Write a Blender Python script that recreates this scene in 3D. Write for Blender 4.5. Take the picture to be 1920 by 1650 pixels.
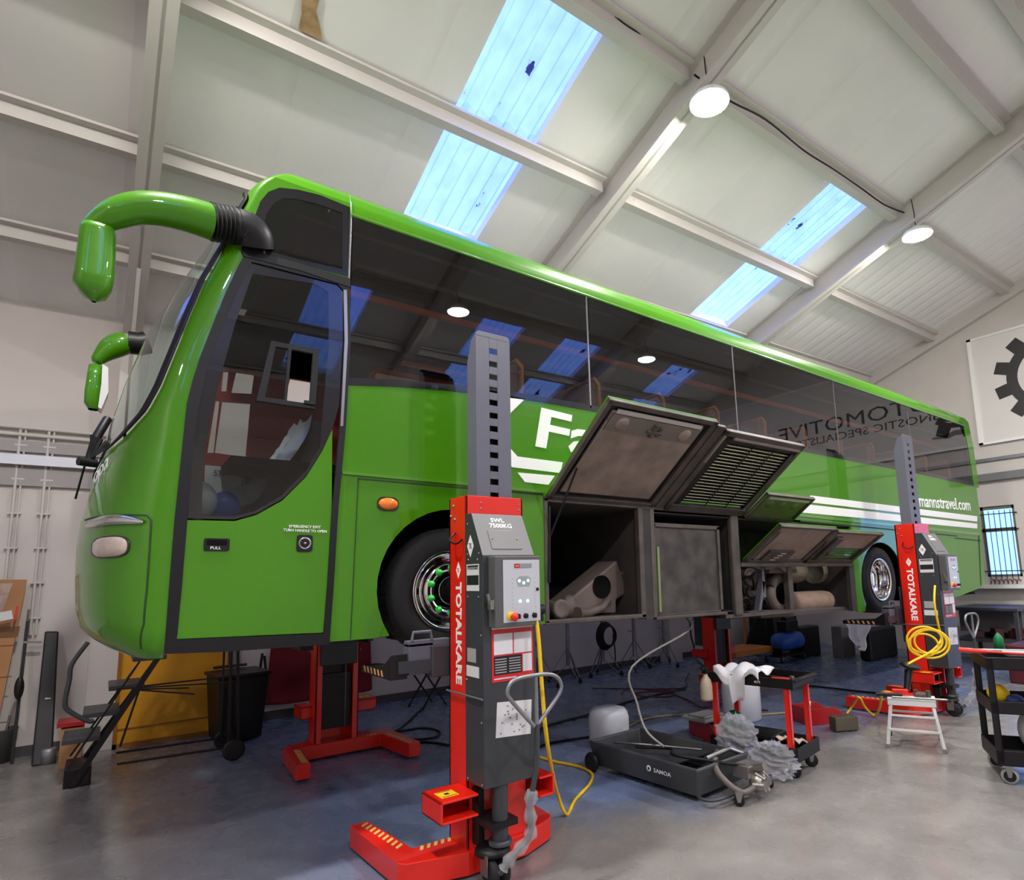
import bpy, bmesh, math, random
from mathutils import Vector, Matrix
random.seed(7)
S = bpy.context.scene
for o in list(bpy.data.objects): bpy.data.objects.remove(o)
PI = math.pi

# ---------------------------------------------------------------- camera
F, PX, PY, CAMZ = 1142.47, 1063.13, 918.32, 1.92
RW = ((0.7987, -0.6011, -0.0275), (0.0629, 0.1289, -0.9897), (0.5985, 0.7887, 0.1407))
_r = [Vector(r).normalized() for r in RW]
_r[1] = (_r[1] - _r[0]*_r[1].dot(_r[0])).normalized(); _r[2] = _r[0].cross(_r[1])
CAM = Vector((0, 0, CAMZ))
cd = bpy.data.cameras.new('camera'); cam = bpy.data.objects.new('camera', cd); S.collection.objects.link(cam)
M = Matrix((( _r[0].x, -_r[1].x, -_r[2].x, 0), (_r[0].y, -_r[1].y, -_r[2].y, 0), (_r[0].z, -_r[1].z, -_r[2].z, CAMZ), (0, 0, 0, 1)))
cam.matrix_world = M
cd.sensor_width = 36; cd.sensor_fit = 'HORIZONTAL'; cd.lens = F*36/1920
cd.shift_x = (960-PX)/1920; cd.shift_y = (PY-825)/1920; cd.clip_start = 0.05; cd.clip_end = 200
S.camera = cam
def ray(p): return (_r[0]*(p[0]-PX) + _r[1]*(p[1]-PY) + _r[2]*F).normalized()
def at(px, py, ax, val):            # where the sight line of a measured point meets the plane axis=val
    r = ray((px, py)); return CAM + r*((val-CAM[ax])/r[ax])
def fl(px, py, z=0.0): return at(px, py, 2, z)
def proj(w):
    d = Vector(w)-CAM; return (PX+F*d.dot(_r[0])/d.dot(_r[2]), PY+F*d.dot(_r[1])/d.dot(_r[2]))

# ---------------------------------------------------------------- world and view
S.view_settings.view_transform = 'Standard'; S.view_settings.look = 'None'
S.view_settings.exposure = 1.27; S.view_settings.gamma = 1.0; S.view_settings.use_curve_mapping = False
W = bpy.data.worlds.new('sky'); S.world = W; W.use_nodes = True
nt = W.node_tree; bg = nt.nodes['Background']
tc = nt.nodes.new('ShaderNodeTexCoord'); nz = nt.nodes.new('ShaderNodeTexNoise'); nz.inputs['Scale'].default_value = 3.0
sx = nt.nodes.new('ShaderNodeSeparateXYZ'); cr = nt.nodes.new('ShaderNodeValToRGB'); mr_ = nt.nodes.new('ShaderNodeMapRange')
cr.color_ramp.elements[0].position = .28; cr.color_ramp.elements[0].color = (.26, .46, 1.0, 1)      # pale bright horizon
cr.color_ramp.elements[1].position = .50; cr.color_ramp.elements[1].color = (.13, .22, 1.0, 1)      # deeper sky overhead
mr_.inputs['From Min'].default_value = .25; mr_.inputs['From Max'].default_value = .5; mr_.inputs['To Min'].default_value = 1.3; mr_.inputs['To Max'].default_value = 2.1
nt.links.new(tc.outputs['Generated'], sx.inputs[0]); nt.links.new(sx.outputs['Z'], cr.inputs[0]); nt.links.new(sx.outputs['Z'], mr_.inputs['Value'])
nv = nt.nodes.new('ShaderNodeMapRange'); nv.inputs['To Min'].default_value = .75; nv.inputs['To Max'].default_value = 1.25
nt.links.new(tc.outputs['Generated'], nz.inputs[0]); nt.links.new(nz.outputs[0], nv.inputs['Value'])
mm = nt.nodes.new('ShaderNodeMath'); mm.operation = 'MULTIPLY'; nt.links.new(mr_.outputs[0], mm.inputs[0]); nt.links.new(nv.outputs[0], mm.inputs[1])
nt.links.new(cr.outputs[0], bg.inputs[0]); nt.links.new(mm.outputs[0], bg.inputs[1])
LAMP_S = 262.0
LAMPS = [(5.09, 3.87, 7.15), (10.09, 3.81, 7.2), (5.25, -1.4, 7.15), (10.4, -1.4, 7.2), (0.1, -1.4, 7.1), (0.0, 3.87, 7.1), (-5.0, -1.4, 7.0), (14.0, -4.6, 6.2)]  # last four are unseen lamps added to fill the hall with light

# ---------------------------------------------------------------- materials
def lin(c): return tuple(((x/255)/12.92 if x/255 <= .04045 else ((x/255+.055)/1.055)**2.4) for x in c)
MATS = {}
def mat(name, col, rough=.5, metal=0, coat=0, bump=0, bscale=20, var=0, vscale=3, emit=0, spec=None, alpha=None, detail=4):
    if name in MATS: return MATS[name]
    m = bpy.data.materials.new(name); m.use_nodes = True; n = m.node_tree; b = n.nodes['Principled BSDF']; MATS[name] = m
    c = lin(col); b.inputs['Base Color'].default_value = (*c, 1); b.inputs['Roughness'].default_value = rough; b.inputs['Metallic'].default_value = metal
    if coat: b.inputs['Coat Weight'].default_value = coat; b.inputs['Coat Roughness'].default_value = .03
    if spec is not None: b.inputs['Specular IOR Level'].default_value = spec
    tcn = n.nodes.new('ShaderNodeTexCoord'); nzn = n.nodes.new('ShaderNodeTexNoise'); nzn.inputs['Scale'].default_value = vscale; nzn.inputs['Detail'].default_value = detail
    n.links.new(tcn.outputs['Object'], nzn.inputs['Vector'])
    if var:
        r = n.nodes.new('ShaderNodeValToRGB'); r.color_ramp.elements[0].position = .3; r.color_ramp.elements[1].position = .7
        r.color_ramp.elements[0].color = (*[x*(1-var) for x in c], 1); r.color_ramp.elements[1].color = (*[min(1, x*(1+var)) for x in c], 1)
        n.links.new(nzn.outputs[0], r.inputs[0]); n.links.new(r.outputs[0], b.inputs['Base Color'])
    else:
        r = n.nodes.new('ShaderNodeMapRange'); r.inputs['To Min'].default_value = max(0, rough-.03); r.inputs['To Max'].default_value = min(1, rough+.03)
        n.links.new(nzn.outputs[0], r.inputs['Value']); n.links.new(r.outputs[0], b.inputs['Roughness'])
    if bump:
        n2 = n.nodes.new('ShaderNodeTexNoise'); n2.inputs['Scale'].default_value = bscale; n2.inputs['Detail'].default_value = 5
        bp = n.nodes.new('ShaderNodeBump'); bp.inputs['Strength'].default_value = bump; bp.inputs['Distance'].default_value = .01
        n.links.new(tcn.outputs['Object'], n2.inputs['Vector']); n.links.new(n2.outputs[0], bp.inputs['Height']); n.links.new(bp.outputs[0], b.inputs['Normal'])
    if emit: b.inputs['Emission Color'].default_value = (*c, 1); b.inputs['Emission Strength'].default_value = emit
    return m
def glassmat(name, tint, ior=1.5, rough=0.0, refl=(1, 1, 1), both=False):
    m = bpy.data.materials.new(name); m.use_nodes = True; n = m.node_tree; n.nodes.remove(n.nodes['Principled BSDF'])
    out = n.nodes['Material Output']; fr = n.nodes.new('ShaderNodeFresnel'); fr.inputs[0].default_value = ior
    tr = n.nodes.new('ShaderNodeBsdfTransparent'); tr.inputs[0].default_value = (*tint, 1)
    gl = n.nodes.new('ShaderNodeBsdfGlossy'); gl.inputs['Roughness'].default_value = rough; gl.inputs[0].default_value = (*refl, 1)
    mx = n.nodes.new('ShaderNodeMixShader')
    ge = n.nodes.new('ShaderNodeNewGeometry'); sb_ = n.nodes.new('ShaderNodeMath'); sb_.operation = 'SUBTRACT'; sb_.inputs[0].default_value = 1; n.links.new(ge.outputs['Backfacing'], sb_.inputs[1])
    mu_ = n.nodes.new('ShaderNodeMath'); mu_.operation = 'MULTIPLY'; n.links.new(fr.outputs[0], mu_.inputs[0]); n.links.new(sb_.outputs[0], mu_.inputs[1]); n.links.new((fr if both else mu_).outputs[0], mx.inputs[0]); n.links.new(tr.outputs[0], mx.inputs[1]); n.links.new(gl.outputs[0], mx.inputs[2]); n.links.new(mx.outputs[0], out.inputs[0])
    MATS[name] = m; return m
GREEN = mat('coach green paint', (64, 127, 0), .38, coat=.8, spec=.15)
GREEN_D = mat('green trim', (70, 132, 4), .3, coat=1.0)
BLACK = mat('black rubber', (20, 20, 22), .5, spec=.3)
BLACKG = mat('black gloss trim', (22, 22, 25), .18, coat=.6)
GLASS = glassmat('tinted window glass', (.62, .57, .54), 1.72, refl=(.95, .95, 1))
GLASSD = glassmat('door glass', (.62, .64, .63), 1.5)
GLASSW = glassmat('windscreen glass', (.72, .80, .78), 1.75)
PLASTICCLR = glassmat('clear polythene', (.86, .88, .9), 1.45, .12)
CHROME = mat('chrome', (225, 225, 225), .08, 1)
STEEL = mat('steel', (150, 150, 152), .35, .9, bump=.1)
GALV = mat('galvanised steel', (140, 142, 146), .45, .7, var=.15)
WHITE = mat('white vinyl', (240, 240, 238), .35)
RED = mat('red enamel', (225, 32, 16), .35, coat=.4)
REDP = mat('red plastic', (170, 24, 30), .35)
DGREY = mat('charcoal powder coat', (54, 57, 61), .45, bump=.05, bscale=60)
MGREY = mat('grey powder coat', (112, 112, 112), .42)
MAST = mat('grey blue lifting mast', (98, 100, 112), .4, bump=.03)
TYRE = mat('tyre rubber', (24, 24, 26), .75, bump=.1, var=.15)
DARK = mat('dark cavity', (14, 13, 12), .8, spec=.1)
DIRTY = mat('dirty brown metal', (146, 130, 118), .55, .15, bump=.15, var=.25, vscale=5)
DIRTYD = mat('dark dirty metal', (84, 77, 70), .6, .2, bump=.2, var=.35, vscale=6)
BLKPL = mat('black plastic', (20, 20, 22), .45, spec=.35)
PANEL = mat('light grey control panel', (190, 192, 196), .4)
AMBER = mat('amber lens', (235, 120, 20), .15, coat=1)
YEL = mat('yellow cable', (238, 196, 20), .45)
YELP = mat('yellow painted board', (214, 150, 22), .5, var=.12)
CARD = mat('cardboard', (170, 125, 82), .85, var=.1)
FOAMW = mat('white plastic canister', (205, 208, 210), .45, var=.06)
CLOTHW = mat('white cloth', (228, 228, 230), .9, bump=.1)
CLOTHR = mat('dark red cloth', (120, 18, 30), .85, bump=.2)
ORANGE = mat('orange trim', (255, 130, 80), .45)
SEATB = mat('seat fabric', (110, 100, 98), .85); SEATO = mat('seat shell tan', (190, 128, 62), .6)
BLUE = mat('blue plastic', (40, 90, 190), .4); GREENJ = mat('green plastic', (20, 110, 60), .4)
ALU = mat('white aluminium', (222, 222, 220), .4, .2)
PAPER = mat('paper label', (214, 214, 214), .6); INK = mat('black ink', (18, 18, 20), .6)
YELST = mat('yellow sticker', (240, 200, 30), .5)
HAZY = mat('hazard yellow', (225, 190, 110), .5)
HEADL = mat('headlamp lens', (190, 172, 160), .12, coat=1, var=.2, vscale=8)

# ---------------------------------------------------------------- mesh builder
class MB:
    def __init__(s): s.v = []; s.f = []; s.sm = []
    def add(s, vs, fs, smooth=False):
        k = len(s.v); s.v += [tuple(v) for v in vs]; s.f += [tuple(i+k for i in f) for f in fs]; s.sm += [smooth]*len(fs); return s
    def box(s, c, d, rot=None, m=None):
        x, y, z = d[0]/2, d[1]/2, d[2]/2
        vs = [Vector((a*x, b*y, e*z)) for a in (-1, 1) for b in (-1, 1) for e in (-1, 1)]
        if rot: vs = [Matrix.Rotation(rot[1], 3, rot[0]) @ v for v in vs]
        if m: vs = [m @ v for v in vs]
        vs = [v+Vector(c) for v in vs]
        return s.add(vs, [(0, 1, 3, 2), (4, 6, 7, 5), (0, 4, 5, 1), (2, 3, 7, 6), (0, 2, 6, 4), (1, 5, 7, 3)])
    def box2(s, a, b): return s.box([(a[i]+b[i])/2 for i in range(3)], [abs(b[i]-a[i]) for i in range(3)])
    def bar(s, p, q, w, h=None, up=(0, 0, 1)):
        p = Vector(p); q = Vector(q); h = h or w; d = (q-p); L = d.length
        if L < 1e-6: return s
        d.normalize(); u = Vector(up)
        if abs(d.dot(u)) > .98: u = Vector((1, 0, 0)) if abs(d.x) < .9 else Vector((0, 1, 0))
        a = d.cross(u).normalized(); b = a.cross(d)
        vs = [p+a*(i*w/2)+b*(j*h/2)+d*(k*L) for k in (0, 1) for i, j in ((-1, -1), (1, -1), (1, 1), (-1, 1))]
        return s.add(vs, [(3, 2, 1, 0), (4, 5, 6, 7), (0, 1, 5, 4), (1, 2, 6, 5), (2, 3, 7, 6), (3, 0, 4, 7)])
    def tube(s, pts, r, seg=10, cap=True, rs=None):
        pts = [Vector(p) for p in pts]; n = len(pts); rings = []; prev = None
        for i in range(n):
            d = (pts[min(i+1, n-1)]-pts[max(i-1, 0)]).normalized()
            if prev is None:
                u = Vector((0, 0, 1)) if abs(d.z) < .9 else Vector((1, 0, 0)); a = d.cross(u).normalized()
            else:
                a = (prev - d*prev.dot(d)).normalized()
            prev = a; b = d.cross(a); rr = rs[i] if rs else r
            rings.append([pts[i]+(a*math.cos(2*PI*k/seg)+b*math.sin(2*PI*k/seg))*rr for k in range(seg)])
        k0 = [v for r_ in rings for v in r_]
        fs = [(i*seg+j, i*seg+(j+1) % seg, (i+1)*seg+(j+1) % seg, (i+1)*seg+j) for i in range(n-1) for j in range(seg)]
        s.add(k0, fs, True)
        if cap:
            s.add(rings[0], [tuple(range(seg))[::-1]]); s.add(rings[-1], [tuple(range(seg))])
        return s
    def cyl(s, p, q, r, seg=20, r2=None): return s.tube([p, q], r, seg, rs=[r, r if r2 is None else r2])
    def lathe(s, prof, c, ax, seg=40):   # prof: (radius, along axis)
        c = Vector(c); ax = Vector(ax).normalized(); u = Vector((0, 0, 1)) if abs(ax.z) < .9 else Vector((1, 0, 0))
        a = ax.cross(u).normalized(); b = ax.cross(a); n = len(prof)
        vs = [c+ax*h+(a*math.cos(2*PI*k/seg)+b*math.sin(2*PI*k/seg))*r for r, h in prof for k in range(seg)]
        return s.add(vs, [(i*seg+j, i*seg+(j+1) % seg, (i+1)*seg+(j+1) % seg, (i+1)*seg+j) for i in range(n-1) for j in range(seg)], True)
    def prism(s, poly, f0, f1, smooth=False):   # poly of 2D points, f0/f1 map them to 3D (front and back)
        n = len(poly); a = [Vector(f0(*p)) for p in poly]; b = [Vector(f1(*p)) for p in poly]
        bm = bmesh.new(); vs = [bm.verts.new((p[0], p[1], 0)) for p in poly]
        tris = []
        try:
            es = [bm.edges.new((vs[i], vs[(i+1) % n])) for i in range(n)]; bm.verts.index_update()
            bmesh.ops.triangle_fill(bm, use_beauty=True, edges=es); bm.verts.index_update()
            tris = [tuple(v.index for v in f.verts) for f in bm.faces]
        except Exception: tris = [tuple(range(n))]
        bm.free()
        s.add(a+b, tris+[tuple(i+n for i in t)[::-1] for t in tris]+[(i, (i+1) % n, (i+1) % n+n, i+n) for i in range(n)], smooth)
        return s
    def grid(s, rows, smooth=True, close=False):
        n = len(rows); m = len(rows[0]); vs = [v for r in rows for v in r]
        fs = [(i*m+j, i*m+(j+1) % m, (i+1)*m+(j+1) % m, (i+1)*m+j) for i in range(n-1) for j in range(m if close else m-1)]
        return s.add(vs, fs, smooth)
    def sphere(s, c, r, sx=1, sy=1, sz=1, seg=16, rings=10):
        rows = [[Vector(c)+Vector((r*sx*math.sin(PI*i/rings)*math.cos(2*PI*k/seg), r*sy*math.sin(PI*i/rings)*math.sin(2*PI*k/seg), r*sz*math.cos(PI*i/rings))) for k in range(seg)] for i in range(rings+1)]
        return s.grid(rows, True, True)
    def build(s, name, m, parent=None, bevel=0, fix=True, solid=0):
        me = bpy.data.meshes.new(name); me.from_pydata(s.v, [], s.f); me.polygons.foreach_set('use_smooth', s.sm)
        if fix:
            bm = bmesh.new(); bm.from_mesh(me); bmesh.ops.recalc_face_normals(bm, faces=bm.faces); bm.to_mesh(me); bm.free()
        me.materials.append(m); o = bpy.data.objects.new(name, me); S.collection.objects.link(o)
        if parent: o.parent = parent
        if bevel:
            b = o.modifiers.new('b', 'BEVEL'); b.width = bevel; b.segments = 2; b.limit_method = 'ANGLE'; b.angle_limit = .7
            b.harden_normals = False
        if solid:
            b = o.modifiers.new('s', 'SOLIDIFY'); b.thickness = solid
        return o
def tag(o, label=None, cat=None, group=None, kind=None):
    if label: o['label'] = label
    if cat: o['category'] = cat
    if group: o['group'] = group
    if kind: o['kind'] = kind
    return o
def empty(name, loc=(0, 0, 0), rz=0, label=None, cat=None, group=None):
    o = bpy.data.objects.new(name, None); S.collection.objects.link(o); o.location = loc; o.rotation_euler = (0, 0, rz); o.empty_display_size = .1
    return tag(o, label, cat, group)
def copy_tree(o, parent=None):
    c = o.copy(); S.collection.objects.link(c); c.parent = parent
    for ch in [x for x in bpy.data.objects if x.parent == o]: copy_tree(ch, c)
    return c
def text(name, st, org, xd, yd, w, h, m, parent=None, ext=.001, bold=0.0, shear=0.0):
    """lettering fitted to a w x h box whose lower start corner is org, along xd with letter tops towards yd"""
    cu = bpy.data.curves.new(name, 'FONT'); cu.body = st; cu.extrude = .02; cu.offset = bold; cu.shear = shear; cu.resolution_u = 2; cu.align_x = 'CENTER'
    t = bpy.data.objects.new('tmp', cu); S.collection.objects.link(t); dg = bpy.context.evaluated_depsgraph_get()
    me = bpy.data.meshes.new_from_object(t.evaluated_get(dg)); bpy.data.objects.remove(t)
    xs = [v.co.x for v in me.vertices]; ys = [v.co.y for v in me.vertices]; x0, x1, y0, y1 = min(xs), max(xs), min(ys), max(ys)
    xd = Vector(xd).normalized(); yd = Vector(yd).normalized(); nn = xd.cross(yd)
    for v in me.vertices: v.co = Vector(org)+xd*((v.co.x-x0)/(x1-x0)*w)+yd*((v.co.y-y0)/(y1-y0)*h)+nn*(v.co.z/.02*ext)
    me.materials.clear(); me.materials.append(m); o = bpy.data.objects.new(name, me); S.collection.objects.link(o)
    if parent: o.parent = parent
    return o
def smooth_path(pts, n=6):
    pts = [Vector(p) for p in pts]; out = []
    for i in range(len(pts)-1):
        p0 = pts[max(i-1, 0)]; p1 = pts[i]; p2 = pts[i+1]; p3 = pts[min(i+2, len(pts)-1)]
        for k in range(n):
            t = k/n; out.append(.5*((2*p1)+(p2-p0)*t+(2*p0-5*p1+4*p2-p3)*t*t+(3*p1-p0-3*p2+p3)*t**3))
    out.append(pts[-1]); return out

def outward(o, c):     # make an open sheet's faces look away from c
    me = o.data; s_ = sum(p.normal.dot(p.center-Vector(c))*p.area for p in me.polygons)
    if s_ < 0: me.flip_normals()
    return o
# ================================================================ the building
T = math.tan(math.radians(19.5)); RY = 1.0; YB = 9.9; YF = 2*RY-YB; XL, XG = -7.0, 15.28
def zc(x, y): return 5.56 + (YB-abs(y-RY)-RY)*T + .014*x
def zr(x, y): return zc(x, y)
def ceiling_mat(name, stripes):
    m = mat(name, (236, 234, 230), .8, var=.05, vscale=.7); n = m.node_tree; b = n.nodes['Principled BSDF']
    tcn = n.nodes.new('ShaderNodeTexCoord'); w = n.nodes.new('ShaderNodeTexWave'); w.wave_type = 'BANDS'; w.bands_direction = 'X'; w.wave_profile = 'SIN'
    w.inputs['Scale'].default_value = stripes; w.inputs['Distortion'].default_value = .4 if stripes > 1 else 0
    bp = n.nodes.new('ShaderNodeBump'); bp.inputs['Strength'].default_value = .55; bp.inputs['Distance'].default_value = .02
    r = n.nodes.new('ShaderNodeMapRange'); r.inputs['From Min'].default_value = .0; r.inputs['From Max'].default_value = .06 if stripes < 1 else .5
    n.links.new(tcn.outputs['Object'], w.inputs['Vector']); n.links.new(w.outputs['Fac'], r.inputs['Value']); n.links.new(r.outputs[0], bp.inputs['Height']); n.links.new(bp.outputs[0], b.inputs['Normal'])
    return m
CEIL = ceiling_mat('painted lining board', .27); CEILC = ceiling_mat('painted ribbed lining', 1.0)
WALLM = mat('white painted blockwork', (208, 201, 195), .75, var=.03, vscale=1.2); 
n = WALLM.node_tree; _b = n.nodes['Principled BSDF']; br = n.nodes.new('ShaderNodeTexBrick'); tcn = n.nodes.new('ShaderNodeTexCoord'); mpn = n.nodes.new('ShaderNodeMapping'); mpn.inputs['Rotation'].default_value = (PI/2, 0, 0)
br.inputs['Scale'].default_value = 1; br.inputs['Brick Width'].default_value = .44; br.inputs['Row Height'].default_value = .215; br.inputs['Mortar Size'].default_value = .006
bpn = n.nodes.new('ShaderNodeBump'); bpn.inputs['Strength'].default_value = .25; bpn.inputs['Distance'].default_value = .004; bpn.invert = True
n.links.new(tcn.outputs['Object'], mpn.inputs[0]); n.links.new(mpn.outputs[0], br.inputs['Vector']); n.links.new(br.outputs['Fac'], bpn.inputs['Height']); n.links.new(bpn.outputs[0], _b.inputs['Normal'])
WALLP = mat('white painted lining', (206, 200, 194), .75, var=.02)
BEAM = mat('painted steelwork', (205, 200, 194), .6, bump=.1, bscale=8)
# floor
FLOORM = mat('grey floor paint', (127, 124, 120), .42, var=.16, vscale=2.6, detail=12)
n = FLOORM.node_tree; b = n.nodes['Principled BSDF']; tcn = n.nodes.new('ShaderNodeTexCoord')
n1 = n.nodes.new('ShaderNodeTexNoise'); n1.inputs['Scale'].default_value = 5.0; n1.inputs['Detail'].default_value = 8; n1.inputs['Distortion'].default_value = .6
rr = n.nodes.new('ShaderNodeMapRange'); rr.inputs['From Min'].default_value = .35; rr.inputs['From Max'].default_value = .65; rr.inputs['To Min'].default_value = .18; rr.inputs['To Max'].default_value = .36
n.links.new(tcn.outputs['Object'], n1.inputs['Vector']); n.links.new(n1.outputs[0], rr.inputs['Value']); n.links.new(rr.outputs[0], b.inputs['Roughness'])
n2 = n.nodes.new('ShaderNodeTexNoise'); n2.inputs['Scale'].default_value = 26; n2.inputs['Detail'].default_value = 4
bpn = n.nodes.new('ShaderNodeBump'); bpn.inputs['Strength'].default_value = .3; bpn.inputs['Distance'].default_value = .002
n.links.new(tcn.outputs['Object'], n2.inputs['Vector']); n.links.new(n2.outputs[0], bpn.inputs['Height']); n.links.new(bpn.outputs[0], b.inputs['Normal'])
# blue sky sheen under the coach mixed into the floor colour, fading towards the walkway
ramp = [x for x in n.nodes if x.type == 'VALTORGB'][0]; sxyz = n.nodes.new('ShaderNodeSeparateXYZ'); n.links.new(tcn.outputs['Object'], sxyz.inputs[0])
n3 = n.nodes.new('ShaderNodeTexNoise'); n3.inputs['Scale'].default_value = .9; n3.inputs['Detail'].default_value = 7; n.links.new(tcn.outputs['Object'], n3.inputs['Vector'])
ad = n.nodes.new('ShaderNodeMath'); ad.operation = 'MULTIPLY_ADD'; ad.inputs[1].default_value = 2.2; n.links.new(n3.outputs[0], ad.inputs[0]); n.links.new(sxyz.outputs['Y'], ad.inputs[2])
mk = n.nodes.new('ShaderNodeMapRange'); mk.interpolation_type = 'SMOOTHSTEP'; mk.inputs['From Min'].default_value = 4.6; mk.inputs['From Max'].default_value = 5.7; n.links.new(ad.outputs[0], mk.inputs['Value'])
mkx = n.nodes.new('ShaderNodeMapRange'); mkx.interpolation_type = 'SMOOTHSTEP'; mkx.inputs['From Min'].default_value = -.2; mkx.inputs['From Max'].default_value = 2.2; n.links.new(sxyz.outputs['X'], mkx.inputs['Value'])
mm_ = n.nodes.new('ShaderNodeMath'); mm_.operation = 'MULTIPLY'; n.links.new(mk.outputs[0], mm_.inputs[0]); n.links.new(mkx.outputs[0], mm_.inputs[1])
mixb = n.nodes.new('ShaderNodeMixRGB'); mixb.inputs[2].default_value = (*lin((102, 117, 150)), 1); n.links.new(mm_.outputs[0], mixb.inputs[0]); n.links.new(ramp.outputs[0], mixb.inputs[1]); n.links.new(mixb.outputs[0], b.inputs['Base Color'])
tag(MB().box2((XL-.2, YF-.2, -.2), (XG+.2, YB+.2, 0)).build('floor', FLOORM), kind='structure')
# back wall
tag(MB().box2((XL-.2, YB, 0), (XG, YB+.2, 5.75)).build('wall_back', WALLM), kind='structure')
tag(MB().box2((XL-.2, YF-.2, 0), (XG, YF, 5.75)).build('wall_front', WALLM), kind='structure')
# gable walls with openings
def gable(name, x0, x1, holes, m):
    mb = MB(); ys = sorted({YF, RY, YB}|{h[0] for h in holes}|{h[1] for h in holes})
    for a, b_ in zip(ys[:-1], ys[1:]):
        za = zr(x0, a)+.05; zb = zr(x0, b_)+.05; hs = [h for h in holes if h[0] <= a and h[1] >= b_]
        segs = [(0, hs[0][2], 0), (hs[0][3], None, 1)] if hs else [(0, None, 1)]
        for z0, z1, top in segs:
            ta, tb = (za, zb) if z1 is None else (z1, z1)
            if ta-z0 < 1e-4: continue
            v = [(x, y, z) for x in (x0, x1) for y, z in ((a, z0), (b_, z0), (b_, tb), (a, ta))]
            mb.add(v, [(0, 1, 2, 3), (7, 6, 5, 4), (0, 4, 5, 1), (1, 5, 6, 2), (2, 6, 7, 3), (3, 7, 4, 0)])
    return tag(mb.build(name, m), kind='structure')
wy1, wy0, wz0, wz1 = 5.17, 4.53, 1.66, 3.17
gable('wall_gable', XG, XG+.2, [(wy0, wy1, wz0, wz1), (.95, 2.1, 0.0, 3.35)], WALLP)
gable('wall_left', XL-.2, XL, [], WALLP)
# ceiling with rooflight openings
SKN = [(-3.4, -2.3), (2.8, 3.88), (8.37, 9.46)]; SKF = [(-3.4, -2.3), (-.0+.3, 1.4), (2.8, 3.88), (6.35, 7.45), (8.6, 9.75), (12.35, 13.45)]  # first of SKN, first two of SKF: unseen rooflights added for blue light
def roof(name, rows, xs_open, yo, m, xa, xb):
    mb = MB(); xs = sorted({xa, xb}|{x for s_ in xs_open for x in s_ if xa < x < xb})
    for (y0, y1) in rows:
        for a, b_ in zip(xs[:-1], xs[1:]):
            if yo[0] <= min(y0, y1) and max(y0, y1) <= yo[1] and any(s_[0] <= a and b_ <= s_[1] for s_ in xs_open): continue
            k = .12
            v = [(x, y, zr(x, y)+q) for q in (0, k) for x, y in ((a, y0), (b_, y0), (b_, y1), (a, y1))]
            mb.add(v, [(0, 1, 2, 3), (7, 6, 5, 4), (0, 4, 5, 1), (1, 5, 6, 2), (2, 6, 7, 3), (3, 7, 4, 0)])
    return tag(mb.build(name, m), kind='structure')
R2 = [(1.0, 4.1), (4.1, 5.62), (5.62, 7.12), (7.12, 9.95)]
roof('ceiling', R2, SKN, (4.0, 7.15), CEIL, XL-.2, 10.1)
roof('ceiling_end_bay', R2, [], (0, 0), CEILC, 10.1, XG+.2)
R3 = [(1.0, -2.1), (-2.1, -3.62), (-3.62, -5.0), (-5.0, YF-.05)]
roof('ceiling_front', R3, SKF, (-5.1, -2.0), CEIL, XL-.2, XG+.2)
# corrugated rooflights
def skymat():
    m = bpy.data.materials.new('corrugated rooflight sheet'); m.use_nodes = True; n = m.node_tree; n.nodes.remove(n.nodes['Principled BSDF']); out = n.nodes['Material Output']
    tr = n.nodes.new('ShaderNodeBsdfTransparent'); df = n.nodes.new('ShaderNodeBsdfTranslucent'); dd = n.nodes.new('ShaderNodeBsdfDiffuse'); dd.inputs[0].default_value = (.6, .66, .8, 1)
    tcn = n.nodes.new('ShaderNodeTexCoord'); nz = n.nodes.new('ShaderNodeTexNoise'); nz.inputs['Scale'].default_value = 5.0; nz.inputs['Detail'].default_value = 5
    mpn = n.nodes.new('ShaderNodeMapping'); mpn.inputs['Scale'].default_value = (1, .5, 1)
    r = n.nodes.new('ShaderNodeValToRGB'); e = r.color_ramp.elements; e[0].position = .305; e[0].color = (.02, .02, .05, 1); e[1].position = .325; e[1].color = (.78, .84, .95, 1)
    e2 = e.new(.6); e2.color = (.95, .98, 1, 1)
    n.links.new(tcn.outputs['Object'], mpn.inputs[0]); n.links.new(mpn.outputs[0], nz.inputs['Vector']); n.links.new(nz.outputs[0], r.inputs[0])
    lw = n.nodes.new('ShaderNodeLayerWeight'); lw.inputs[0].default_value = .35
    rr = n.nodes.new('ShaderNodeValToRGB'); rr.color_ramp.elements[0].position = .35; rr.color_ramp.elements[0].color = (1, 1, 1, 1); rr.color_ramp.elements[1].position = .8; rr.color_ramp.elements[1].color = (.35, .4, .62, 1)
    mu = n.nodes.new('ShaderNodeMixRGB'); mu.blend_type = 'MULTIPLY'; mu.inputs[0].default_value = 1
    n.links.new(lw.outputs['Facing'], rr.inputs[0]); n.links.new(r.outputs[0], mu.inputs[1]); n.links.new(rr.outputs[0], mu.inputs[2]); n.links.new(mu.outputs[0], tr.inputs[0]); n.links.new(r.outputs[0], df.inputs[0])
    m1 = n.nodes.new('ShaderNodeMixShader'); m1.inputs[0].default_value = .12; m2 = n.nodes.new('ShaderNodeMixShader'); m2.inputs[0].default_value = .1
    n.links.new(tr.outputs[0], m1.inputs[1]); n.links.new(df.outputs[0], m1.inputs[2]); n.links.new(m1.outputs[0], m2.inputs[1]); n.links.new(dd.outputs[0], m2.inputs[2]); n.links.new(m2.outputs[0], out.inputs[0])
    return m
SKYM = skymat()
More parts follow.
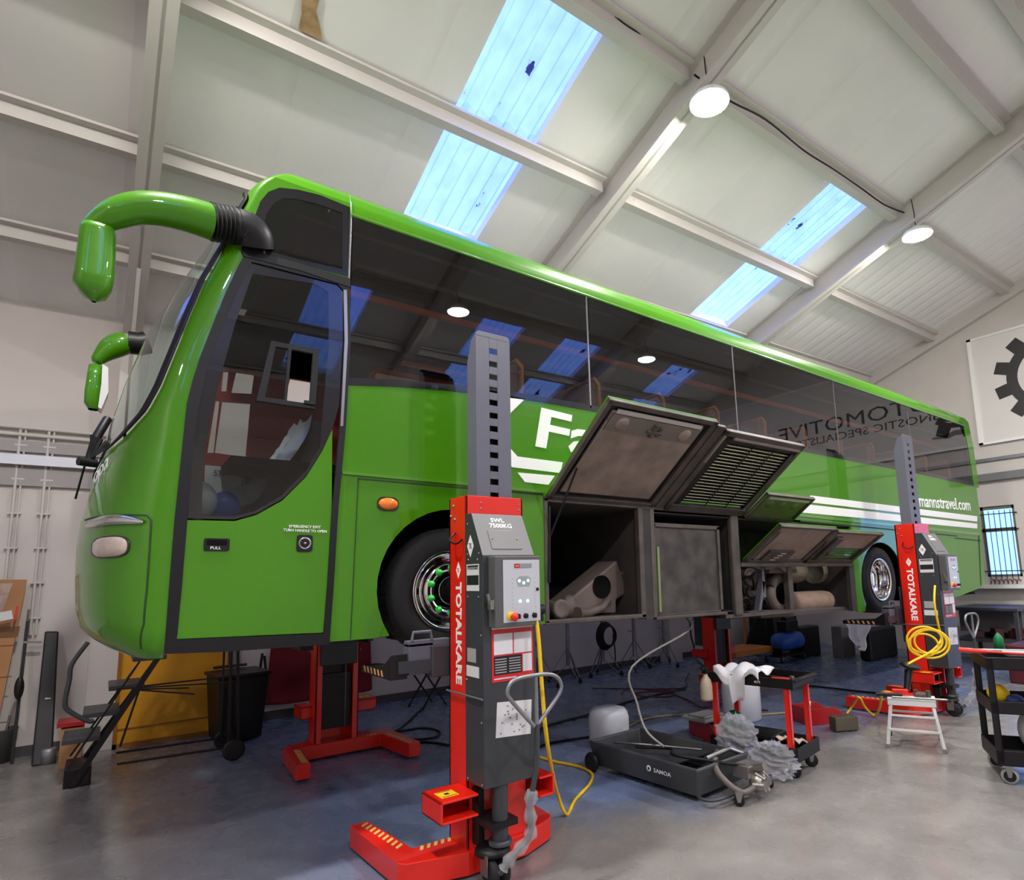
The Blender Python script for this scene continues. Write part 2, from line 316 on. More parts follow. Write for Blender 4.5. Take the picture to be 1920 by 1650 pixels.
def rooflight(x0, x1, ya, yb, k):
    rows = []; N = 64
    for j in range(9):
        y = ya+(yb-ya)*j/8; row = []
        for i in range(N+1):
            x = x0-.04+(x1-x0+.08)*i/N; row.append((x, y, zr(x, y)+.155+.028*math.cos(2*PI*(x-x0)/.18)))
        rows.append(row)
    o = MB().grid(rows).build('window_%d' % k, SKYM, fix=False)
    tag(o, kind='structure'); return o
k = 10
for x0, x1 in SKN: rooflight(x0, x1, 4.05, 5.75, k); rooflight(x0, x1, 5.6, 7.2, k+1); k += 2
for x0, x1 in SKF: rooflight(x0, x1, -2.05, -3.75, k); rooflight(x0, x1, -3.6, -5.05, k+1); k += 2
# purlins: angle sections under the lining, every one its own run
def purlin(y, x0, x1, k):
    d = .17; s_ = 1 if y > RY else -1; mb = MB()
    for (dy, dz, w, h) in ((0, -d/2, .035, d), (s_*.05, -d+.018, .13, .03), (-s_*.05, -.02, .12, .03)):
        a = [(x, y+dy+q*w/2, zr(x, y)+dz+r_*h/2) for x in (x0, x1) for q, r_ in ((-1, -1), (1, -1), (1, 1), (-1, 1))]
        mb.add(a, [(0, 1, 2, 3), (7, 6, 5, 4), (0, 4, 5, 1), (1, 5, 6, 2), (2, 6, 7, 3), (3, 7, 4, 0)])
    tag(mb.build('trim_%d' % k, BEAM), kind='structure')
RX = [-5.05, 0.0, 4.99, 10.05]; RWD = .21
k = 20
for y in (1.75, 2.5, 4.07, 5.62, 7.2, 8.68, -.5, -2.07, -3.62, -5.2):
    for a, b_ in zip(RX, RX[1:]+[XG-.02]):
        purlin(y, a+RWD, b_, k); k += 1
    purlin(y, XL, RX[0], k); k += 1
# portal frames
for x in RX:
    mb = MB(); D = .42
    for sgn in (1, -1):
        y0, y1 = RY, RY+sgn*(YB-RY)
        for (xa, xb, da, db) in ((x, x+RWD, D-.025, D), (x+.09, x+.12, 0, D), (x, x+RWD, .0, .025)):
            v = [(q, y, zr(x, y)-dz) for q in (xa, xb) for y, dz in ((y0, db), (y1, db), (y1, da), (y0, da))]
            mb.add(v, [(0, 1, 2, 3), (7, 6, 5, 4), (0, 4, 5, 1), (1, 5, 6, 2), (2, 6, 7, 3), (3, 7, 4, 0)])
        yc = y1; cc = .32
        mb.box2((x, yc-sgn*cc, 0), (x+RWD, yc-sgn*(cc-.02), 5.4)); mb.box2((x+.09, yc-sgn*cc, 0), (x+.12, yc, 5.4)); mb.box2((x, yc-sgn*.02, 0), (x+RWD, yc, 5.4)).box2((x-.08, yc-sgn*.33, 0), (x+RWD+.08, yc, 3.3))
        # haunch
        v = [(q, RY+sgn*yy, z) for q in (x+.085, x+.125) for yy, z in ((YB-RY-cc, 5.4), (YB-RY-cc, 4.7), (YB-RY-1.5, zr(x, RY+sgn*(YB-RY-1.5))-D), (YB-RY-.2, 5.4))]
        mb.add(v, [(0, 1, 2, 3), (7, 6, 5, 4), (0, 4, 5, 1), (1, 5, 6, 2), (2, 6, 7, 3), (3, 7, 4, 0)])
    tag(mb.build('portal_beam', BEAM), kind='structure')
# gable verge trim
mb = MB(); v = [(q, y, zr(XG, y)-d) for q in (XG-.14, XG) for y, d in ((RY, .26), (YB, .26), (YB, .0), (RY, .0))]
mb.add(v, [(0, 1, 2, 3), (7, 6, 5, 4), (0, 4, 5, 1), (1, 5, 6, 2), (2, 6, 7, 3), (3, 7, 4, 0)]); tag(mb.build('trim_1', WALLP), kind='structure')
tag(MB().box2((XL, YB-.012, 0), (XG, YB, .12)).build('baseboard_back', mat('dark skirting paint', (70, 68, 70), .6)), kind='structure')
# gable window: frame, panes, bars
WN = tag(MB().build('window_1', WHITE), kind='structure')
fr = MB(); FRM = mat('grey window frame', (120, 116, 116), .5)
for a, b_ in (((wy0, wz0), (wy1, wz0+.05)), ((wy0, wz1-.07), (wy1, wz1)), ((wy0, wz0), (wy0+.05, wz1)), ((wy1-.05, wz0), (wy1, wz1)), ((wy0, 2.62), (wy1, 2.7))):
    fr.box2((XG+.03, a[0], a[1]), (XG+.08, b_[0], b_[1]))
fr.build('window_frame', FRM, WN)
MB().box2((XG+.05, wy0, wz0), (XG+.056, wy1, wz1)).build('window_glass', glassmat('clear glass', (.9, .95, 1), 1.45), WN)
mb = MB()
for i in range(6): y = wy0+.07+i*(wy1-wy0-.14)/5; mb.cyl((XG-.03, y, wz0-.05), (XG-.03, y, wz1-.1), .008, 6)
for z in (wz0+.12, 2.66, wz1-.17): mb.box2((XG-.035, wy0-.05, z-.01), (XG-.025, wy1+.05, z+.01))
tag(mb.build('window_guard', BLKPL), 'dark steel bars across the small window on the gable wall', 'window bars')
tag(MB().box2((XG-.22, 3.6, 1.42), (XG, 5.5, 1.5)).build('sill_shelf', WHITE), kind='structure')
# bands and pipes on the gable
tag(MB().box2((XG-.05, -6, 4.15), (XG-.002, 6.2, 4.22)).build('pipe_rail', GALV), 'pale service pipe running along the gable wall under the sign', 'pipe')
tag(MB().box2((XG-.09, 3.2, 3.72), (XG-.002, 6.2, 3.88)).build('cable_trunking', mat('grey trunking', (120, 120, 122), .5)), 'grey horizontal trunking on the gable wall above the barred window', 'trunking')
# sign board on the gable
sg = empty('wall_sign', (XG-.04, 1.0, 5.7), 0, 'large framed white sign board with black gear wheel on the gable wall', 'sign')
def gy(y, z, d=0): return (-.0-d, y-1.0, z-5.7)
MB().box2((0, 3.96, -1.14), (.04, -5.0, 1.2)).build('board', mat('white sign board', (222, 218, 214), .6), sg)
mb = MB()
for a, b_ in (((3.92, -1.18), (4.0, 1.24)), ((-5, -1.18), (4.0, -1.13)), ((-5, 1.19), (4.0, 1.24)), ((-5.04, -1.18), (-5, 1.24))): mb.box2((-.03, a[0], a[1]), (.04, b_[0], b_[1]))
mb.build('frame', WHITE, sg)
gp = []; gc = (2.55, .12); N = 16
for i in range(N):
    a0 = PI*.42+i*(PI*1.25)/N; da = PI*1.25/N
    for t_, r_ in ((0, .86), (.2, .86), (.28, 1.03), (.62, 1.03), (.7, .86), (1.0, .86)):
        if i % 2 == 1 and False: continue
        an = -(a0+da*t_)+PI/2+PI*.0; gp.append((gc[0]+r_*math.sin(a0+da*t_), gc[1]+r_*math.cos(a0+da*t_)))
gp2 = []
NT = 11
for i in range(NT):
    for t_, r_ in ((.0, .8), (.2, .8), (.28, 1.04), (.72, 1.04), (.8, .8)):
        a_ = -.35*PI + (i+t_)*(2*PI/NT)
        gp2.append((gc[0]+r_*math.cos(a_), gc[1]+r_*math.sin(a_)))
cut = [p for p in gp2 if p[0] > gc[0]-.55]
inner = []
a1 = math.acos(.55/.6) if False else 0
angs = sorted([math.atan2(p[1]-gc[1], p[0]-gc[0]) for p in cut])
cut.sort(key=lambda p: math.atan2(p[1]-gc[1], p[0]-gc[0]))
inner = [(gc[0]+.6*math.cos(angs[-1]+(angs[0]-angs[-1])*i/30), gc[1]+.6*math.sin(angs[-1]+(angs[0]-angs[-1])*i/30)) for i in range(31)]
SIGNK = mat('black sign vinyl', (26, 26, 28), .45)
MB().prism(cut+inner, lambda y, z: (-.006, y, z), lambda y, z: (-.001, y, z)).build('gear_emblem', SIGNK, sg)
text('lettering', 'AUTOMOTIVE', (-.004, 2.5, -.14), (0, -1, 0), (0, 0, 1), 4.55, .37, SIGNK, sg, bold=.0)
text('lettering', 'DIAGNOSTIC SPECIALISTS', (-.004, 2.9, -.42), (0, -1, 0), (0, 0, 1), 4.4, .2, SIGNK, sg)
MB().prism([(2.45+(a-1.6)*.7, -.82+(c+.78)*.7) for a, c in [(2.3, -.9), (2.2, -.76), (1.9, -.68), (1.6, -.66), (1.3, -.76), (.9, -.78), (.9, -.84), (1.4, -.88), (1.6, -.82), (1.9, -.84), (2.1, -.93)]], lambda y, z: (-.006, y, z), lambda y, z: (-.001, y, z)).build('car_emblem', mat('grey sign vinyl', (110, 110, 114), .5), sg)

# services on the back wall
TR = mat('white trunking', (226, 230, 238), .3)
tag(MB().box2((XL+.02, YB-.12, 3.45), (-.02, YB-.06, 3.575)).build('cable_trunking', TR), 'white cable trunking along the back wall ahead of the coach nose', 'trunking')
tag(MB().box2((XL, YB-.05, 3.2), (-.02, YB, 3.42)).box2((XL, YB-.05, 3.62), (-.02, YB, 3.76)).build('wall_rail', mat('grey painted rail', (160, 156, 154), .6)), 'grey painted rail on the back wall behind the white trunking', 'rail')
for z in (3.92, 3.83): tag(MB().cyl((XL, YB-.05, z), (-.02, YB-.05, z), .022, 10).build('conduit', BEAM), 'painted %s conduit above the white trunking on the back wall' % ('upper' if z > 3.9 else 'lower'), 'conduit')
for x, lb in ((-.93, 'thin vertical pipe by the cardboard on the back wall'), (-.66, 'thin vertical pipe nearer the coach nose on the back wall')):
    mb = MB().cyl((x, YB-.04, 1.4), (x, YB-.04, 3.9), .016, 8).cyl((x+.05, YB-.04, 1.4), (x+.05, YB-.04, 3.9), .01, 8)
    for i in range(6): mb.box((x+.02, YB-.03, 1.6+i*.42), (.12, .05, .02))
    tag(mb.build('wall_pipe', BEAM), lb, 'pipe')

# lamps
LE = bpy.data.materials.new('lamp diffuser'); LE.use_nodes = True; b = LE.node_tree.nodes['Principled BSDF']; b.inputs['Emission Color'].default_value = (1, .95, .895, 1); b.inputs['Emission Strength'].default_value = LAMP_S
LAMPN = ['', '', 'over the coach side beyond the camera by the second rafter', 'beyond the camera by the third rafter', 'added unseen beyond the camera by the first rafter', 'added unseen above the coach nose', 'added unseen in the end bay over the back wall side', 'added unseen in the end bay by the roller door', 'near the gable front corner', 'by the front wall in the middle', 'by the front wall near the nose']
LAMPL = ['round lamp hanging under the rafter over the coach middle', 'round lamp hanging under the far rafter towards the gable']
for i, (x, y, z) in enumerate(LAMPS):
    L = empty('pendant_lamp', (x, y, z), 0, LAMPL[i] if i < 2 else 'round workshop lamp ' + LAMPN[i], 'lamp', 'workshop ceiling lamps')
    MB().lathe([(.0, .13), (.06, .13), (.08, .08), (.19, .05), (.215, .015), (.222, -.022), (.212, -.022), (.205, .01)], (0, 0, 0), (0, 0, 1), 32).build('lamp_housing', WHITE, L)
    MB().lathe([(0, -.07), (.08, -.065), (.16, -.045), (.2, -.025), (.205, .012)], (0, 0, 0), (0, 0, 1), 32).build('lamp_diffuser', LE, L)
    MB().tube(smooth_path([(0, 0, .1), (.02, .02, .25), (-.03, 0, .38), (0, .03, zr(x, y)-z)]), .007, 6).build('cord', BLACK, L)
# cable slung along the purlin between the lamps
pts = [(5.0, 4.0, 0), (5.6, 4.0, -.03), (6.3, 3.97, 0), (7.2, 4.0, -.02), (7.9, 3.97, -.05), (8.7, 4.0, 0), (9.3, 3.95, -.1), (10.0, 3.95, 0)]
tag(MB().tube(smooth_path([(x, y-.02, zr(x, y)-.2+d) for x, y, d in pts]), .012, 6).build('lamp_cable', BLACK), 'black cable slung along the purlin between the two hanging lamps', 'cable')
tag(MB().tube(smooth_path([(x, 4.05, zr(x, 4.05)-.02-.03*math.sin(x*5)) for x in (3.0, 3.5, 4.0, 4.4, 4.95)]), .01, 6).build('lamp_cable', BLACK), 'black cable along the purlin from the large rooflight to the first lamp', 'cable')
# torn patch of lining
p = [at(a, b_, 2, 7.2) for a, b_ in ((572, -5), (598, 5), (590, 22), (600, 40), (606, 70), (585, 62), (562, 52), (568, 25))]
def onroof(px, py):
    r = ray((px, py)); s_ = (5.56+YB*T-CAMZ-.02)/(r.z+r.y*T-.014*r.x); return CAM+r*s_
pp = [onroof(a, b_) for a, b_ in ((566, -30), (600, -10), (592, 18), (598, 40), (604, 72), (585, 64), (560, 52), (566, 25))]
mb = MB(); mb.add(pp+[q+Vector((0, 0, -.02)) for q in pp], [tuple(range(8)), tuple(range(15, 7, -1))]+[(i, (i+1) % 8, (i+1) % 8+8, i+8) for i in range(8)])
tag(mb.build('torn_lining', mat('torn brown board', (170, 140, 100), .9, var=.4, vscale=9)), 'torn brown patch in the ceiling lining above the coach front', 'torn patch')
# ================================================================ the coach
YS = 4.45; AL = math.atan(.0094)
coach = empty('coach', (0, YS, 0), 0, 'bright green touring coach raised on red column lifts with its side lockers open', 'coach')
coach.rotation_euler = (0, AL, 0)
CA, SA = math.cos(AL), math.sin(AL)
def loc(p): p = Vector(p)-Vector((0, YS, 0)); return Vector((p.x*CA-p.z*SA, p.y, p.x*SA+p.z*CA))
def wld(u, v, w): return Vector((u*CA+w*SA, v+YS, -u*SA+w*CA))
def SP(px, py, v=0): q = loc(at(px, py, 1, YS+v)); return (q.x, q.z)
def SPs(l, v=0): return [SP(a, b, v) for a, b in l]
def side_poly(name, outer, holes, m, v=0.0, th=.02, parent=coach, smooth=False):
    bm = bmesh.new(); es = []; loops = []
    for lp in [outer]+holes:
        vs = [bm.verts.new((p[0], v, p[1])) for p in lp]; loops.append(vs)
        es += [bm.edges.new((vs[i], vs[(i+1) % len(vs)])) for i in range(len(vs))]
    bmesh.ops.triangle_fill(bm, use_beauty=True, edges=es, normal=(0, -1, 0))
    bm.verts.index_update(); vs = [tuple(x.co) for x in bm.verts]; fs = [tuple(x.index for x in f.verts) for f in bm.faces]; n = len(vs)
    mb = MB(); mb.add(vs+[(a, b+th, c) for a, b, c in vs], fs+[tuple(i+n for i in f)[::-1] for f in fs])
    k = 0
    for lp in loops:
        L = len(lp); mb.f += [(k+i, k+(i+1) % L, k+(i+1) % L+n, k+i+n) for i in range(L)]; mb.sm += [False]*L; k += L
    bm.free(); return mb.build(name, m, parent)
def rrect(u0, u1, w0, w1, r, n=5):
    out = []
    for cx, cy, a in ((u1-r, w1-r, 0), (u0+r, w1-r, 90), (u0+r, w0+r, 180), (u1-r, w0+r, 270)):
        out += [(cx+r*math.cos(math.radians(a+90*i/n)), cy+r*math.sin(math.radians(a+90*i/n))) for i in range(n+1)]
    return out
def interp(tab, x):
    if x <= tab[0][0]: return tab[0][1]
    for (a, b), (c, d) in zip(tab[:-1], tab[1:]):
        if x <= c: return b+(d-b)*(x-a)/(c-a)
    return tab[-1][1]
ZT = 4.77                      # top of the glass line
WD = 2.5
# --- nose: plan outline at height w
UC = [(1.5, .303), (1.93, .303), (2.33, .305), (2.78, .317), (3.08, .325), (3.22, .345), (3.38, .374), (3.63, .436), (3.88, .50), (4.09, .563), (4.18, .597), (4.3, .60), (4.5, .61), (4.7, .67), (4.78, .71), (4.88, .80), (5.0, .95), (5.12, 1.15)]
SL = [(1.50, .02), (1.54, .005), (1.60, -.010), (1.67, -.0207), (1.775, -.0262), (2.01, -.0294), (2.21, -.0305), (2.365, -.0288), (2.56, -.0232), (2.77, -.015), (3.01, -.009), (3.38, .003), (3.775, .023), (4.147, .050), (4.514, .083), (4.70, .100), (4.85, .115), (5.0, .130), (5.06, .15), (5.12, .2)]
VIN = [(1.5, .06), (1.54, .02), (1.6, 0), (4.78, 0), (4.84, .01), (4.93, .05), (4.99, .11), (5.04, .2), (5.09, .36), (5.12, .6)]
NE = 2.3
def shape(uc, D, vin, t):
    c, s_ = abs(math.cos(t*PI/2)), math.sin(t*PI/2)
    u = uc-D*max(s_, 0)**(2/NE); k = c**(2/NE)
    v = WD/2-(WD/2-vin)*k if t <= 1 else WD/2+(WD/2-vin)*k
    return u, v
_dc = {}
def nose_D(w):
    key = round(w, 3)
    if key in _dc: return _dc[key]
    uc = interp(UC, w); a = interp(SL, w); vin = interp(VIN, w); lo, hi = .02, 1.6
    for _ in range(30):
        D = (lo+hi)/2; mn = 9
        for i in range(25):
            u, v = shape(uc, D, vin, i/24); x = u*CA+w*SA; mn = min(mn, x/(YS+v))
        if mn < a: hi = D
        else: lo = D
    _dc[key] = D; return D
def nose(t, w, off=0):
    uc, D, vin = interp(UC, w), nose_D(w), interp(VIN, w)
    u, v = shape(uc, D, vin, t); p = Vector((u, v, w))
    if off:
        a = shape(uc, D, vin, max(0, t-.01)); b = shape(uc, D, vin, min(2, t+.01)); d = Vector((b[0]-a[0], b[1]-a[1], 0)); n_ = Vector((-abs(d.y), -d.x if t <= 1 else -d.x, 0)).normalized()
        n_ = Vector((d.y, -d.x, 0)).normalized(); 
        if n_.x > 0 and t > .02: n_ = -n_
        if t <= .02: n_ = Vector((0, -1, 0))
        p += n_*off
    return p
def pixrow(poly):     # measured outline as a height->t boundary on the nose surface
    ys = sorted((b, a) for a, b in poly)
    def tb(w):
        lo, hi = 0.0, 1.0
        for _ in range(24):
            t = (lo+hi)/2; q = nose(t, w); x, y = proj(wld(q.x, q.y, q.z)); xb = interp(ys, y)
            if x > xb: lo = t
            else: hi = t
        return (lo+hi)/2
    return tb
WB = pixrow([(460, 348), (468, 372), (454, 396), (429, 454), (387, 525), (358, 592), (333, 654), (304, 725), (279, 771), (237, 817), (190, 858), (150, 880)])
W0, W1, W2, W3 = 1.50, 2.80, 4.84, 5.12
def rows(wa, wb, n): return [wa+(wb-wa)*i/n for i in range(n+1)]
def ts(a, b, n): return [a+(b-a)*i/n for i in range(n+1)]
# lower nose (full), upper pillar strips, dome
mb = MB().grid([[nose(t, w) for t in ts(0, 2, 72)] for w in rows(W0, 2.74, 30)])
wr = rows(2.74, W2, 46)
def tbw(w): return min(WB(w), .97)
mb.grid([[nose(t, w) for t in ts(0, tbw(w), 10)] for w in wr]); mb.grid([[nose(2-t, w) for t in ts(0, tbw(w), 10)] for w in wr])
mb.build('front_bodywork', GREEN, coach)
def tg(w): return min(tbw(w)+.05, .985)
wr2 = [w for w in wr if w > 2.74]
mb = MB().grid([[nose(t, w, .012) for t in ts(tbw(w), tg(w), 4)] for w in wr2]).grid([[nose(2-t, w, .012) for t in ts(tbw(w), tg(w), 4)] for w in wr2])
mb.grid([[nose(t, w, .012) for t in ts(tbw(w), 2-tbw(w), 40)] for w in rows(2.74, 2.80, 2)]); mb.build('windscreen_surround', BLACK, coach, fix=False, solid=.01)
outward(MB().grid([[nose(t, w) for t in ts(tg(w), 2-tg(w), 44)] for w in [2.79]+wr2[1:]]).build('windscreen', GLASSW, coach, fix=False), (2.5, 1.25, 3.0))
# dome: side strips and front above the windscreen, up to the roof
US = SP(659, 380)[0]
def domerow(w): 
    vin = interp(VIN, w); uc = interp(UC, w)
    left = [Vector((US-(US-uc)*i/6, vin, w)) for i in range(6)]; cur = [nose(t, w) for t in ts(0, 2, 60)]; right = [Vector((uc+(US-uc)*(i+1)/6, WD-vin, w)) for i in range(6)]
    return left+cur+right
wd = rows(W2, W3, 14); dr = [domerow(w) for w in wd]; dr.append([Vector((p.x+.2 if p.x < US else p.x, WD/2+(p.y-WD/2)*.3, W3+.01)) for p in dr[-1]]); 
MB().grid(dr).build('roof_dome', GREEN, coach)
# roof and cant rail behind the seam
prof = [(0, ZT-.04)]+[(interp(VIN, w), w) for w in rows(4.76, 5.12, 20)]
prof2 = [(WD-v, w) for v, w in prof[::-1]]
RE = 13.02
tp = lambda u: -.006*(u-1.3)
mb = MB(); US4 = ts(US+.004, 12.75, 20)
for pf in (prof, prof2): mb.grid([[(u, v, w+tp(u)) for v, w in pf] for u in US4]+[[(u, v, w+tp(u)-d*(w > ZT)) for v, w in pf] for u, d in ((12.9, .03), (12.98, .09), (RE, .16))])
MB().grid([[(u, .6+.13*i, 5.12+.03*math.sin(PI*i/10)+tp(u)) for i in range(11)] for u in US4+[12.98]]).build('unseen_roof_skin', mat('pale unseen roof skin', (175, 175, 172), .6), coach, fix=False)  # unseen roof top made pale to keep green bounce off the ceiling
mb.build('roof', GREEN, coach)
mb = MB().grid([[(u, v, w+tp(u)) for v, w in ((-.006, ZT-.035), (-.014, ZT-.03), (-.014, ZT-.015), (0, ZT-.005))] for u in ts(US, 12.9, 10)]); mb.build('gutter_strip', GREEN_D, coach, fix=False)
MB().tube([(US, -.004, 4.75), (US, .004, 4.84), (US, .05, 4.93), (US, .11, 4.99), (US, .2, 5.04), (US, .36, 5.09)], .008, 6).build('roof_seam', GREEN_D, coach)
# --- flat side
wb = SPs([(647, 722), (760, 726), (865, 735), (940, 744), (1000, 752), (1060, 762), (1115, 772), (1250, 796), (1380, 822), (1500, 845), (1600, 865), (1700, 884), (1780, 901), (1832, 913)])
rear = [(13.10, wb[-1][1]), (13.11, 3.2), (13.10, 2.63), (13.02, 1.9), (12.985, 1.66)]
UA, WA, RA = 2.2, 1.885, .615
arch = [(UA+RA*math.cos(a), WA+RA*math.sin(a)) for a in [math.radians(-34+ (248)*i/24) for i in range(25)]]   # counter-clockwise
UR, WR_ = 9.18, 1.78
arch2 = [(UR+.655*math.cos(a), WR_+.60*math.sin(a)) for a in [math.radians(-28+236*i/24) for i in range(25)]]
ub = 1.265
BT = SP(1022, 932)[1]; BL = 3.085; BR = 8.36
outer = [(ub, 1.53), (UA-.63, 1.53)] + [p for p in arch[::-1]] + [(UA+.63, 1.53), (BL, 1.545), (BL, BT-.03), (BL+.03, BT), (BR, BT-.05), (BR, 1.40), (UR-.62, 1.40)] + [p for p in arch2[::-1]] + [(UR+.62, 1.47), (11.7, 1.50)] + rear[::-1] + wb[::-1] + [(1.32, 3.2), (1.29, 2.4)]
side_poly('side_panel', outer, [], GREEN)
# groove lines, waist moulding
LINE = mat('panel gap', (24, 60, 8), .6)
side_poly('waist_moulding', SPs([(641, 884), (860, 904), (1018, 920), (1018, 925), (860, 909), (641, 889)]), [], GREEN_D, -.014, .016)
side_poly('waist_moulding', SPs([(1485, 962), (1834, 999), (1834, 1004), (1485, 967)]), [], GREEN_D, -.014, .016)
for l in ([(671, 897), (673, 897), (658, 1198), (656, 1198)], [(671, 896), (865, 913), (1018, 926), (1018, 929), (865, 916), (671, 899)], [(1500, 975), (1795, 1004), (1795, 1006), (1500, 978)], [(1790, 1008), (1838, 1013), (1838, 1015), (1790, 1010)], [(1834, 1004), (1836, 1004), (1840, 1098), (1838, 1098)]):
    side_poly('panel_gap', SPs(l), [], LINE, -.003, .004)
# livery
side_poly('livery_stripe', SPs([(1520, 929), (1832, 968), (1832, 978), (1511, 941)]), [], WHITE, -.004, .004)
side_poly('livery_stripe', SPs([(1508, 945), (1832, 982), (1832, 991), (1492, 960)]), [], WHITE, -.004, .004)
side_poly('livery_stripe', SPs([(927, 764), (957, 743), (984, 748), (941, 790), (927, 803), (915, 790)]), [], WHITE, -.004, .004)
side_poly('livery_stripe', SPs([(925, 805), (970, 856), (1055, 867), (1050, 887), (960, 876), (915, 822)]), [], WHITE, -.004, .004)
side_poly('livery_stripe', SPs([(970, 886), (1040, 892), (1028, 909), (984, 904)]), [], WHITE, -.004, .004)
def stext(st, px0, px1, px2, m, w=None, **k):     # px0 lower start, px1 lower end, px2 upper start
    a, b, c = SP(*px0), SP(*px1), SP(*px2)
    return text('lettering', st, (a[0], -.003, a[1]), (b[0]-a[0], 0, b[1]-a[1]), (0, 0, 1), b[0]-a[0], c[1]-a[1], m, coach, ext=.002, **k)
stext('Fa', (1003, 838), (1124, 862), (1006, 762), WHITE, bold=.02, shear=.12)
stext('rmannstravel.com', (1718, 950), (1820, 958), (1718, 926), WHITE, bold=.012)
stext('TURN HANDLE TO OPEN', (531, 996), (612, 999), (531, 991), WHITE, bold=.01)
stext('EMERGENCY EXIT', (542, 989), (601, 991), (542, 984), WHITE, bold=.01)
# side windows: five long panes between thin bright joints
DV = [(US+.012, 659), (SP(1103, 600)[0], 1103), (SP(1377, 700)[0], 1377), (SP(1568, 780)[0], 0), (SP(1707, 820)[0], 0), (13.03, 0)]
def wbot(u): return interp(wb, u)
for i in range(5):
    a, b = DV[i][0]+.006, DV[i+1][0]-.006
    top = ZT-.03
    us = ts(a, b, 8); 
    bo = [(u, wbot(u)+.055) for u in us]; to = [(u, top+tp(u)) for u in us]
    MB().grid([[(p[0], vv, p[1]) for p in row] for row, vv in ((bo, 0.0), (to, 0.0), (to, .006), (bo, .006), (bo, 0.0))], False).build('side_window', GLASS, coach)
    if i: side_poly('window_joint', [(DV[i][0]-.008, wbot(DV[i][0])+.03), (DV[i][0]+.008, wbot(DV[i][0])+.03), (DV[i][0]+.008-.02, top+tp(DV[i][0])), (DV[i][0]-.008-.02, top+tp(DV[i][0]))], [], mat('aluminium joint', (120, 120, 122), .3, .6), -.004, .01)
us = ts(1.32, 13.08, 30)
side_poly('window_sill_strip', [(u, wbot(u)) for u in us]+[(u, wbot(u)+.058) for u in us[::-1]], [], BLACKG, -.004, .02)
# --- emergency door
DU = [(458, 479), (446, 500), (423, 550), (398, 612), (373, 675), (360, 717), (350, 758), (341, 842), (327, 975), (317, 1100), (308, 1217)]
outl = SPs(DU)[::-1]; dr_ = SPs([(655, 538), (657, 640), (648, 800), (634, 950), (625, 1100), (617, 1206)])
# frame ring: outer outline and inner outline
inn_px = [(331, 1199), (341, 1100), (351, 975), (362, 842), (371, 770), (386, 700), (405, 645), (430, 580), (462, 508), (472, 492), (632, 533), (643, 545), (644, 640), (637, 800), (622, 950), (613, 1100), (606, 1188)]
inn = SPs(inn_px)
frame_outer = [outl[0]]+outl[1:]+[SP(480, 470)]+dr_+[SP(600, 1210)]
side_poly('door_frame', frame_outer, [inn], BLACK, -.010, .03)
door = side_poly('emergency_door', SPs([(350, 975), (440, 977), (480, 966), (530, 938), (575, 893), (605, 845), (623, 805), (622, 950), (613, 1100), (606, 1186), (332, 1198), (341, 1100)]), [], GREEN, 0.0, .03)
gl = SPs([(352, 972), (362, 842), (371, 770), (386, 700), (405, 645), (430, 580), (462, 508), (472, 494), (632, 535), (643, 547), (643, 640), (636, 760), (624, 803), (604, 845), (575, 891), (529, 936), (480, 963), (440, 974)])
glass_in = SPs([(378, 966), (382, 860), (398, 770), (418, 690), (440, 610), (474, 512), (490, 516), (590, 532), (616, 548), (617, 640), (600, 840), (574, 882), (527, 930), (478, 958), (438, 968)])
slid_o = SPs([(508, 640), (598, 657), (590, 768), (480, 752)]); slid_i = SPs([(530, 655), (584, 664), (580, 758), (524, 750)])
side_poly('door_glass_border', gl, [glass_in], BLACKG, .001, .02, door)
side_poly('door_glass', glass_in, [SPs([(512, 646), (594, 660), (586, 762), (490, 749)])], GLASSD, .004, .006, door)
side_poly('sliding_window_frame', slid_o, [SPs([(516, 651), (540, 655), (532, 750), (496, 746)]), SPs([(546, 656), (586, 664), (580, 758), (537, 752)])], BLACK, -.016, .03, door)
side_poly('sliding_window_pane', SPs([(516, 651), (540, 655), (532, 750), (496, 746)]), [], GLASSD, -.004, .004, door)
MB().box2(tuple([SP(569, 756)[0], -.03, SP(569, 758)[1]]), tuple([SP(590, 762)[0], -.012, SP(569, 752)[1]])).build('catch', BLACK, door)
h = empty('pull_handle'); h.parent = door
a, b = SP(381, 1033), SP(431, 1010); side_poly('handle_plate', rrect(a[0], b[0], a[1], b[1], .012), [], BLKPL, -.008, .01, h)
side_poly('handle_recess', rrect(a[0]+.015, b[0]-.015, (a[1]+b[1])/2-.005, b[1]-.01, .01), [], DARK, -.0095, .004, h)
a, b = SP(394, 1030), SP(414, 1026); text('lettering', 'PULL', (a[0], -.010, a[1]), (1, 0, 0), (0, 0, 1), b[0]-a[0], .018, WHITE, h, bold=.01)
kx, kz = SP(571, 1019); side_poly('exit_handle_plate', rrect(kx-.052, kx+.052, kz-.058, kz+.058, .02), [], BLKPL, -.008, .01, door)
MB().lathe([(.042, 0), (.042, -.004), (.034, -.006), (.03, .0)], (kx, -.009, kz), (0, 1, 0), 28).lathe([(0, -.012), (.008, -.012), (.009, 0)], (kx, -.008, kz), (0, 1, 0), 14).build('exit_handle', STEEL, door)
# bright edge of door
side_poly('door_edge_trim', SPs([(643, 545), (649, 545), (651, 640), (642, 800), (637, 800), (645, 640)]), [], mat('worn aluminium edge', (150, 150, 150), .3, .8), -.018, .02)
side_poly('sill_trim', SPs([(308, 1217), (617, 1199), (617, 1208), (420, 1222), (308, 1226)]), [], BLACK, -.012, .05)
